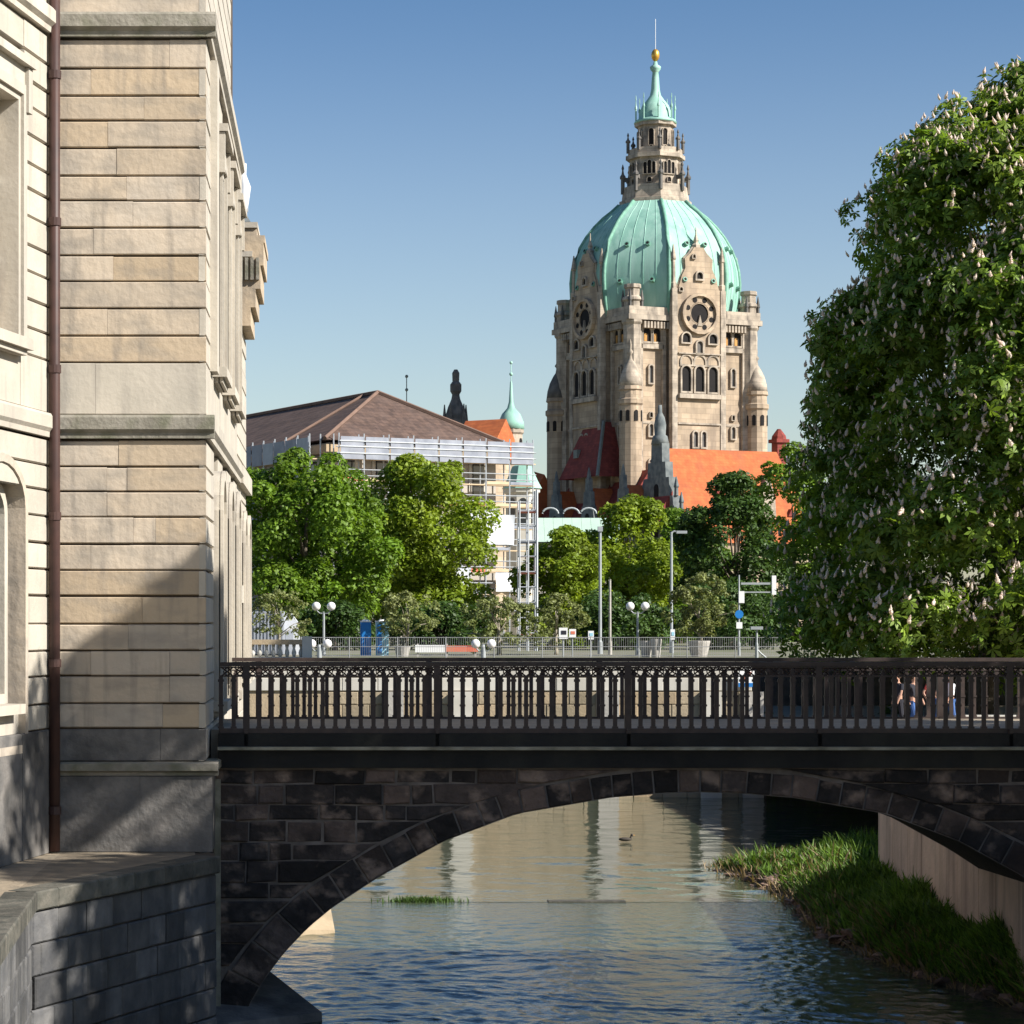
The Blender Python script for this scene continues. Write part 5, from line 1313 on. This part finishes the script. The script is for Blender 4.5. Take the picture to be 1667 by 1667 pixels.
# scaffold stair tower nearer to the river
DT = 136.0
tw = thing('scaffold_tower', 'slender steel scaffold stair tower standing left of the bright green tree', 'scaffold tower', (X(863, DT), DT, 0))
xa, xb = X(846, DT), X(874, DT); zt = Z(815, DT)
for x in (xa, (xa + xb) / 2, xb):
    for y in (DT, DT + 1.2):
        mb = MB(); mb.tube([(x, y, 0), (x, y, zt + (0.6 if x == xb else 0))], 0.075 if x == xb else 0.045, 6); mb.build('standard', M['steel'], tw)
z = 1.0; i_ = 0
while z < zt:
    mb = MB()
    for y in (DT, DT + 1.2): mb.tube([(xa, y, z), (xb, y, z)], 0.032, 5)
    mb.tube([(xa, DT, z), (xa, DT + 1.2, z)], 0.032, 5); mb.tube([(xb, DT, z), (xb, DT + 1.2, z)], 0.032, 5); mb.build('ledger', M['steel'], tw)
    if i_ % 2 == 0:
        mb = MB(); mb.box(xa, xb, DT + 0.05, DT + 1.15, z - 0.12, z - 0.06); mb.build('platform', M['net_grey'] if i_ % 4 else M['red_board'], tw)
    z += 0.85; i_ += 1
# mint fascia building and copper pavilion before the city hall
an = thing('annex_building', 'low building with a broad mint green copper fascia before the red roofs', 'building', (X(940, 260), 262, 0))
D = 260
mb = MB(); mb.box(X(872, D), X(1012, D), D + 0.6, D + 12, 0, Z(884, D)); mb.build('wall', M['plaster'], an)
x_ = X(872, D); n_ = 0
while x_ < X(1012, D) - 0.1:
    mb = MB(); mb.add([(x_, D, Z(882, D)), (x_ + 0.98, D, Z(882, D)), (x_ + 0.98, D + 1.8, Z(842, D)), (x_, D + 1.8, Z(842, D)), (x_, D + 4, Z(882, D)), (x_ + .98, D + 4, Z(882, D)), (x_ + .98, D + 4, Z(842, D)), (x_, D + 4, Z(842, D))], [(0, 1, 2, 3), (3, 2, 6, 7), (0, 3, 7, 4), (1, 5, 6, 2), (4, 7, 6, 5), (0, 4, 5, 1)]); mb.build('fascia_panel', M['mint'], an); x_ += 1.0
for px_c in (896, 930, 958):
    mb = MB(); c = P(px_c, 836, D + 5); 
    pts = [(c.x + 0.85 * math.cos(a), D + 5, c.z + 0.6 * math.sin(a)) for a in [math.pi * k / 8 for k in range(9)]]
    mb.tube(pts, 0.11, 6); mb.build('roof_arch', M['lamp_metal'], an)
for px_c in (885, 905, 925, 945, 965, 985, 1002):
    mb = MB(); mb.box(X(px_c, D) - 0.4, X(px_c, D) + 0.4, D + 0.5, D + 0.62, 8.0, Z(882, D)); w_d = mb.build('window', M['glass_dark'], an)
pv = thing('copper_pavilion', 'pale corner pavilion with a bell shaped copper roof', 'pavilion', (X(852, 250), 252, 0))
mb = MB(); mb.lathe([(1.7, 0), (1.7, 14.6), (1.95, 14.8), (1.95, 15.2)], 8, (X(852, 250), 252, 0), R(22.5)); wl = mb.build('wall', M['quay_pale'], pv)
mb = MB(); mb.lathe([(2.15, 15.2), (1.7, 16.0), (1.25, 17.0), (1.05, 17.5), (0.2, 17.8)], 8, (X(852, 250), 252, 0), R(22.5)); mb.build('roof', M['copper'], pv)
for q in range(8):
    a = R(45 * q); mt = lambda u, v, w, a=a: (X(852, 250) + math.cos(a) * (1.58 + w) - math.sin(a) * u, 252 + math.sin(a) * (1.58 + w) + math.cos(a) * u, v)
    mb = MB(); mb.prism(arch_pts(-0.4, 0.4, 11.5, 14.2, 6), -0.05, 0.05, mt); mb.build('window', M['glass_dark'], pv)

# ------------------------------------------------------------------ things along the street
def globe_lamp(px, py, D, label):
    b = P(px, PY, D); b.z = 0
    t = thing('globe_lamp', label, 'street lamp', b, group='globe lamps on the quay')
    z = Z(py, D)
    mb = MB(); mb.lathe([(0.11, 0), (0.10, 0.5), (0.06, 0.6), (0.05, z - 0.25)], 8); mb.build('post', M['lamp_metal'], t, local=True)
    mb = MB()
    for s in (-1, 1): mb.tube([(0, 0, z - 0.35), (s * 0.2, 0, z - 0.33), (s * 0.36, 0, z - 0.18)], 0.03, 6)
    mb.build('arm', M['lamp_metal'], t, local=True)
    for s in (-1, 1):
        mb = MB(); mb.sphere((s * 0.36, 0, z), 0.21, 12, 9); mb.build('globe', M['globe'], t, smooth=True, local=True)
globe_lamp(527, 987, 118, 'twin globe street lamp near the left end of the quay')
globe_lamp(1038, 987, 118, 'twin globe street lamp before the fresh green tree in the middle')
globe_lamp(520, 1048, 112, 'low twin globe lamp at the foot of the left lamp')
globe_lamp(787, 1048, 112, 'low twin globe lamp below the scaffold')
def post(name, label, cat, px, ytop, D, r, mat='lamp_metal', arm=None, group=None):
    b = P(px, PY, D); b.z = 0
    t = thing(name, label, cat, b, group=group)
    z = Z(ytop, D)
    mb = MB(); mb.lathe([(r * 1.5, 0), (r * 1.4, 0.6), (r, 0.7), (r * 0.8, z)], 8); mb.build('pole', M[mat], t, local=True)
    if arm:
        mb = MB(); mb.tube([(0, 0, z - 0.05), (arm * 0.5, 0, z + 0.04), (arm, 0, z)], r * 0.6, 6); mb.build('arm', M[mat], t, local=True)
        mb = MB(); mb.box(arm * 0.9, arm * 0.9 + 0.55, -0.14, 0.14, z - 0.08, z + 0.06); mb.build('lamp_head', M[mat], t, local=True)
    return t, z
t, z = post('tall_lamp', 'tallest plain grey lamp pole before the mint fascia', 'street lamp', 977, 862, 124, 0.085)
mb = MB(); mb.box(-0.12, 0.12, -0.12, 0.12, z - 0.1, z + 0.15); mb.build('lamp_head', M['lamp_metal'], t, local=True)
post('street_lamp', 'tall grey street lamp with a short arm at its top', 'street lamp', 1093, 866, 128, 0.08, arm=0.28)
post('thin_post', 'thin grey post just right of the tallest pole', 'post', 993, 945, 122, 0.07, 'concrete')
t, z = post('low_lamp', 'low modern lamp with curved top beside the sign post', 'street lamp', 1232, 1022, 112, 0.05, arm=-0.32)
mb = MB(); mb.tube([(-0.02, 0, 0.42), (0.18, 0, 0.2), (0.42, 0, 0.0)], 0.04, 6); mb.build('strut', M['lamp_metal'], t, local=True)
t, z = post('sign_post', 'traffic sign post with round blue sign and signal box', 'sign', 1203, 936, 116, 0.05, 'lamp_metal')
mb = MB(); mb.lathe([(0.2, -0.015), (0.2, 0.015)], 14)
mb.v = [(v[0], v[2] - 0.07, v[1] + Z(1000, 116)) for v in mb.v]; mb.build('round_sign', M['blue'], t, local=True)
mb = MB(); mb.box(-0.14, 0.14, -0.12, -0.05, Z(1018, 116) - 0.15, Z(1018, 116) + 0.15); mb.build('white_sign', M['white_paint'], t, local=True)
mb = MB(); mb.box(-0.02, 0.24, -0.10, -0.05, Z(972, 116) - 0.28, Z(972, 116) + 0.28); mb.build('signal_box', M['white_paint'], t, local=True)
mb = MB(); mb.box(0.1, 1.5, -0.02, 0.02, Z(950, 116) - 0.05, Z(950, 116) + 0.05); mb.box(0.1, 1.7, -0.02, 0.02, Z(964, 116) - 0.03, Z(964, 116) + 0.03); mb.build('cross_arm', M['lamp_metal'], t, local=True)
mb = MB(); mb.box(1.55, 1.75, -0.06, 0.06, Z(968, 116), Z(937, 116)); mb.build('signal_head', M['white_paint'], t, local=True)
# wire fence
DF = 112.0
fc = thing('wire_fence', 'long grey wire mesh fence running along the quay', 'fence', (X(870, DF), DF, 0))
x = X(490, DF)
while x < X(1262, DF):
    mb = MB(); mb.tube([(x, DF, 0), (x, DF, 0.95)], 0.03, 5); mb.build('post', M['fence_wire'], fc)
    mb = MB()
    for z_ in (0.08, 0.5, 0.92): mb.tube([(x, DF, z_), (x + 2.2, DF, z_)], 0.014, 4)
    for j in range(1, 22): mb.box(x + j * 0.1 - 0.006, x + j * 0.1 + 0.006, DF - 0.006, DF + 0.006, 0.05, 0.94)
    mb.build('mesh_panel', M['fence_wire'], fc)
    x += 2.2
# sunlit balustrade at the left end of the quay
bl = thing('stone_balustrade', 'short sunlit stone balustrade beside the palace', 'balustrade', (X(445, 100), 100, 0))
xa, xb = X(385, 100), X(492, 100)
mb = MB(); mb.box(xa, xb, 99.8, 100.2, 0, 0.22); mb.build('base', M['quay_pale'], bl)
mb = MB(); mb.box(xa, xb, 99.78, 100.22, 0.72, 0.92); mb.build('coping', M['quay_stone'], bl)
x = xa + 0.1
while x < xb:
    mb = MB(); mb.lathe([(0.06, 0.22), (0.10, 0.38), (0.05, 0.56), (0.08, 0.718)], 8, (x, 100, 0)); mb.build('baluster', M['quay_pale'], bl, smooth=True); x += 0.28
mb = MB(); mb.box(xb, xb + 0.4, 99.75, 100.25, 0, 1.05); mb.build('pier', M['quay_pale'], bl)
# site containers
ct = thing('site_container', 'grey ribbed site container behind the balustrade', 'container', (X(425, 120), 121, 0))
mb = MB(); mb.box(X(395, 120), X(462, 120), 120.05, 122.4, 0.05, 2.15); mb.build('body', M['grey_panel'], ct)
for j in range(12):
    x = X(396, 120) + j * 0.17
    mb = MB(); mb.box(x, x + 0.08, 120.0, 120.05, 0.1, 2.1); mb.build('panel_rib', M['grey_panel'], ct)
tn_ = thing('white_tent', 'small white tent with rounded roof behind the thin tree', 'tent', (X(472, 122), 123, 0))
mb = MB(); xa, xb = X(455, 122), X(487, 122)
mb.prism([(xa, 0), (xb, 0), (xb, 1.3), (xb - 0.06, 1.6), ((xa + xb) / 2 + 0.1, 2.05), ((xa + xb) / 2 - 0.1, 2.05), (xa + 0.06, 1.6), (xa, 1.3)], 122.2, 124, lambda u, v, w: (u, w, v)); mb.build('cover', M['white_sheet'], tn_)
mb = MB(); mb.box((xa + xb) / 2 - 0.2, (xa + xb) / 2 + 0.2, 122.17, 122.195, 0, 1.2); mb.build('door_flap', M['grey_panel'], tn_)
def cabin(pxa, pxb, label, body):
    D = 118.0; xa, xb = X(pxa, D), X(pxb, D)
    t = thing('portable_toilet', label, 'portable toilet', ((xa + xb) / 2, D, 0), group='blue portable toilets on the quay')
    mb = MB(); mb.box(xa, xb, D, D + 1.0, 0, 1.62); mb.build('body', M[body], t)
    mb = MB(); mb.box(xa + 0.06, xb - 0.06 if body == 'blue' else xa + (xb - xa) * 0.45, D - 0.03, D - 0.002, 0.12, 1.5); mb.build('door', M['blue'], t)  # narrow door bares the pale body, light at right put into colour
    mb = MB(); mb.box(xa - 0.02, xb + 0.02, D - 0.02, D + 1.02, 1.62, 1.68); mb.lathe([(0.2, 1.68), (0.12, 1.74)], 8, ((xa + xb) / 2, D + 0.5, 0)); mb.build('roof', M['white_paint'], t)
cabin(587, 604, 'deep blue portable toilet, left one of the pair', 'blue')
cabin(612, 633, 'blue portable toilet with light painted pale blue at its right, right one of the pair', 'pale_blue')
br = thing('barrier_board', 'red and white barrier board across the street below the scaffold', 'barrier', (X(755, 114), 114, 0))
mb = MB(); mb.box(X(676, 114), X(724, 114), 113.97, 114.03, Z(1062, 114), Z(1050, 114)); mb.build('white_board', M['white_paint'], br)
mb = MB(); mb.box(X(724, 114) + 0.01, X(778, 114), 113.97, 114.03, Z(1061, 114), Z(1051, 114)); mb.build('red_board', M['red_board'], br)
for px in (680, 728, 774):
    mb = MB(); mb.box(X(px, 114) - 0.04, X(px, 114) + 0.04, 114.035, 114.1, 0, Z(1048, 114)); mb.build('leg', M['concrete'], br)
def tub(px, D, r, h, label):
    b = P(px, PY, D); b.z = 0
    t = thing('planter', label, 'planter', b, group='pale planters on the quay')
    mb = MB(); mb.lathe([(r * 0.75, 0), (r * 0.95, h * 0.6), (r * 1.05, h * 0.9), (r * 1.05, h), (r * 0.9, h), (r * 0.85, h * 0.85)], 14); mb.build('tub', M['concrete'], t, smooth=False, local=True)
    mb = MB(); mb.lathe([(r * 0.86, h * 0.8), (r * 0.86, h * 0.86)], 14); mb.build('soil', M['bank_soil'], t, local=True)
tub(1138, 115, 0.5, 0.75, 'wide pale planter below the grey green small tree')
tub(1052, 114, 0.28, 0.75, 'narrow pale planter right of the middle globe lamp')
tub(1068, 113.5, 0.25, 0.85, 'taller pale planter between the globe lamp and the arm lamp')
tub(655, 115, 0.36, 0.5, 'low pale planter below the leaning small tree')
def signboard(px, py, D, w, h, label, mat2):
    b = P(px, PY, D); b.z = 0; z = Z(py, D)
    t = thing('notice_board', label, 'sign', b)
    mb = MB(); mb.box(-w, w, -0.03, 0.03, z - h, z + h); mb.build('board', M['white_paint'], t, local=True)
    mb = MB(); mb.box(-w * 0.5, w * 0.7, -0.045, -0.031, z - h * 0.2, z + h * 0.5); mb.build('panel', M[mat2], t, local=True)
    mb = MB(); mb.tube([(0, 0.05, 0), (0, 0.05, z)], 0.035, 6); mb.build('post', M['lamp_metal'], t, local=True)
signboard(917, 1031, 114, 0.2, 0.26, 'white notice board with a dark symbol behind the fence', 'shirt_dark')
signboard(932, 1031, 115, 0.16, 0.2, 'small white board with a red panel beside the notice board', 'red_board')
signboard(962, 1034, 114, 0.13, 0.2, 'small pale blue sign on a post left of the tallest pole', 'pale_blue')
signboard(1095, 1033, 113, 0.1, 0.24, 'slim blue and white sign at the foot of the arm lamp', 'pale_blue')
# red and white hazard beacons under the chestnut
for i, px in enumerate((1507, 1535)):
    b = P(px, PY, 122); b.z = 0
    t = thing('hazard_beacon', ['red and white hazard beacon below the chestnut, left one', 'red and white hazard beacon below the chestnut, right one beside the blue sign'][i], 'beacon', b, group='hazard beacons on the street')
    z0, z1 = Z(1076, 122) , Z(1052, 122)
    z0 = 0.05
    mb = MB(); mb.box(-0.13, 0.13, -0.03, 0.03, z0, z1); mb.build('panel', M['white_paint'], t, local=True)
    n_ = 3
    for j in range(n_):
        zc = z1 * (j + 0.5) / n_
        mb = MB(); mb.prism([(-0.13, zc - 0.1), (0.13, zc + 0.02), (0.13, zc + 0.12), (-0.13, zc)], -0.045, -0.032, lambda u, v, w: (u, w, v)); mb.build('stripe', M['red_board'], t, local=True)
    mb = MB(); mb.box(-0.25, 0.25, -0.2, 0.2, 0.0, 0.05); mb.build('foot', M['black'], t, local=True)
b = P(1522, PY, 121); b.z = 0
t = thing('blue_sign', 'small light blue sign between the hazard beacons', 'sign', b)
mb = MB(); mb.box(-0.16, 0.16, -0.02, 0.02, 0.15, Z(1058, 121)); mb.build('board', M['pale_blue'], t, local=True)
mb = MB(); mb.tube([(0, 0.04, 0), (0, 0.04, 0.6)], 0.025, 6); mb.build('post', M['lamp_metal'], t, local=True)
t, z = post('bollard_post', 'pale short post under the chestnut branches', 'post', 1490, 1040, 110, 0.09, 'quay_pale')
# chestnut neighbours' trunks seen below the crown
for i, (px, D, r) in enumerate(((1455, 104, 0.26),)):
    b = P(px, PY, D); b.z = 0
    tk = thing('tree_trunk', 'pale leaning tree trunk in the shade behind the railing', 'tree trunk', b)
    mb = MB(); mb.tube([(-0.45, 0, 0), (-0.1, 0, 0.3), (0.05, 0, 1.4), (0.2, 0, 4)], [r * 1.2, r, r * 0.85, r * 0.6], 8); mb.build('trunk', M['pale_bark'], tk, smooth=True, local=True)
    rng = np.random.default_rng(3); cen = np.stack([rng.normal(0, 1.3, 16), rng.normal(0, 1.3, 16), rng.normal(5.0, 0.9, 16)], 1)
    me, _, _ = leaf_cloud(rng, cen, rng.uniform(0.6, 1.0, 16), np.full(16, 160), 0.25, 'simple', M['leaf_dark'], 'crown'); cw = link('crown', me, tk); cw['kind'] = 'stuff'
    tk['label'] = 'dark small tree with a pale leaning trunk behind the railing'; tk['category'] = 'tree'; tk.name = 'leaning_tree'
# parked car, its blue bonnet showing at the right edge
DCAR = 125.0
cr = thing('parked_car', 'blue car parked under the chestnut at the right edge', 'car', (X(1690, DCAR), DCAR, 0))
cx = 0
mb = MB(); pr_ = [(-2.1, 0.3), (2.1, 0.3), (2.15, 0.75), (1.4, 0.92), (0.8, 1.42), (-0.9, 1.46), (-1.6, 0.98), (-2.12, 0.85)]
mb.prism(pr_, -0.85, 0.85, lambda u, v, w: (u, w, v)); mb.build('body', M['blue'], cr, local=True)
mb = MB(); mb.prism([(-1.35, 0.95), (1.15, 0.92), (0.72, 1.36), (-0.85, 1.38)], -0.865, -0.852, lambda u, v, w: (u, w, v)); mb.build('window', M['glass_dark'], cr, local=True)
for u in (-1.3, 1.3):
    for w in (-0.8, 0.8):
        mb = MB(); mb.lathe([(0.32, -0.1), (0.34, 0), (0.32, 0.1)], 14); mb.v = [(v[0] + u, v[2] + w * 1.08, v[1] + 0.33) for v in mb.v]; mb.build('wheel', M['black'], cr, local=True)

# ------------------------------------------------------------------ people on the promenade
def skinned(name, chain, edges, mat, parent, root=0, sub=1):
    me = bpy.data.meshes.new(name)
    me.from_pydata([c[0] for c in chain], edges, [])
    o = link(name, me, parent)
    sk = o.modifiers.new('skin', 'SKIN')
    for i, c in enumerate(chain):
        d = me.skin_vertices[0].data[i]; r = c[1]; d.radius = (r, r) if not isinstance(r, tuple) else r
        d.use_root = i == root
    o.modifiers.new('smooth', 'SUBSURF').render_levels = sub
    me.materials.append(mat)
    me.polygons.foreach_set('use_smooth', [True] * len(me.polygons))
    return o
def person(px, D, zb, label, shirt, legs, face=0.0, stride=0.12, swing=0.15, h=1.72):
    b = P(px, PY, D); b.z = zb
    t = thing('person', label, 'person', b, face, group='people on the promenade under the chestnut')
    k = h / 1.72
    V = lambda *p: tuple(c * k for c in p)
    body = [(V(0, 0, 0.95), (0.14, 0.11)), (V(0, 0.0, 1.15), (0.125, 0.10)), (V(0, 0.0, 1.38), (0.155, 0.10)), (V(0, -0.01, 1.48), 0.06), (V(0, -0.02, 1.54), 0.055), (V(0, -0.03, 1.63), (0.075, 0.092)), (V(0, -0.02, 1.69), (0.06, 0.075)),
            (V(-0.09, 0, 0.9), 0.085), (V(-0.10, -stride, 0.49), 0.06), (V(-0.10, -stride * 0.8, 0.09), 0.042), (V(-0.10, -stride * 0.8 - 0.16, 0.035), 0.035),
            (V(0.09, 0, 0.9), 0.085), (V(0.10, stride * 0.4, 0.49), 0.06), (V(0.10, stride * 1.6, 0.10), 0.042), (V(0.10, stride * 1.6 - 0.14, 0.035), 0.035),
            (V(-0.2, 0, 1.40), 0.052), (V(-0.25, swing, 1.13), 0.042), (V(-0.25, swing * 0.4 - 0.06, 0.88), 0.033), (V(-0.25, swing * 0.4 - 0.1, 0.78), 0.03),
            (V(0.2, 0, 1.40), 0.052), (V(0.25, -swing * 0.7, 1.13), 0.042), (V(0.25, -swing - 0.08, 0.90), 0.033), (V(0.25, -swing - 0.12, 0.80), 0.03)]
    ed = [(0, 1), (1, 2), (2, 3), (3, 4), (4, 5), (5, 6), (0, 7), (7, 8), (8, 9), (9, 10), (0, 11), (11, 12), (12, 13), (13, 14), (2, 15), (15, 16), (16, 17), (17, 18), (2, 19), (19, 20), (20, 21), (21, 22)]
    skinned('body', body, ed, M['skin'], t)
    sh = [(V(0, 0, 0.92), (0.165, 0.13)), (V(0, 0, 1.15), (0.15, 0.122)), (V(0, 0, 1.38), (0.172, 0.118)), (V(0, -0.01, 1.46), 0.075), (V(-0.2, 0, 1.40), 0.070), (V(-0.235, swing * 0.7, 1.20), 0.060), (V(0.2, 0, 1.40), 0.070), (V(0.235, -swing * 0.5, 1.20), 0.060)]
    skinned('shirt', sh, [(0, 1), (1, 2), (2, 3), (2, 4), (4, 5), (2, 6), (6, 7)], M[shirt], t)
    tr = [(V(0, 0, 0.97), (0.155, 0.125)), (V(-0.09, 0, 0.88), 0.10), (V(-0.10, -stride, 0.49), 0.078), (V(-0.10, -stride * 0.8, 0.10), 0.062), (V(0.09, 0, 0.88), 0.10), (V(0.10, stride * 0.4, 0.49), 0.078), (V(0.10, stride * 1.6, 0.11), 0.062)]
    skinned('trousers', tr, [(0, 1), (1, 2), (2, 3), (0, 4), (4, 5), (5, 6)], M[legs], t)
    mb = MB(); mb.sphere(V(0, 0.012, 1.675), 0.098 * k, 12, 8, (0.95, 1.05, 0.95)); mb.build('hair', M['hair'], t, smooth=True, local=True)
    mb = MB()
    for s in (-1, 1): mb.box(s * 0.10 * k - 0.045, s * 0.10 * k + 0.045, (-stride * 0.8 - 0.19) if s < 0 else (stride * 1.6 - 0.17), (-stride * 0.8 + 0.05) if s < 0 else (stride * 1.6 + 0.06), 0.0, 0.085)
    mb.build('shoes', M['black'], t, local=True)
person(1462, 78, -1.75, 'person in a dark top with light sleeve walking by the railing', 'shirt_dark', 'shirt_dark', R(-60))
person(1486, 77, -1.75, 'person in dark clothes next to the one with the red top', 'shirt_dark', 'jeans', R(50))
person(1512, 79, -1.75, 'person in a red top and dark trousers', 'shirt_red', 'shirt_dark', R(70))
person(1530, 78, -1.75, 'person in a white shirt and blue jeans, left of the matching pair', 'shirt_white', 'jeans', R(80))
person(1547, 78.5, -1.75, 'person in a white shirt and blue jeans, right of the matching pair', 'shirt_white', 'jeans', R(-75))
for i in range(4):
    x = X(1570 + i * 26, 76)
    t = thing('bench', ['pale stone block bench nearest the people in white shirts', 'second pale stone block bench from the people in white shirts', 'third pale stone block bench from the people in white shirts', 'pale stone block bench farthest from the people in white shirts'][i], 'bench', (x, 76.0, -1.75), group='stone block benches on the promenade')
    mb = MB(); mb.box(-0.24, 0.24, -0.2, 0.2, 0.40, 0.52); mb.build('seat', M['quay_pale'], t, local=True)
    mb = MB(); mb.box(-0.18, 0.18, -0.15, 0.15, 0, 0.398); mb.build('base', M['concrete'], t, local=True)
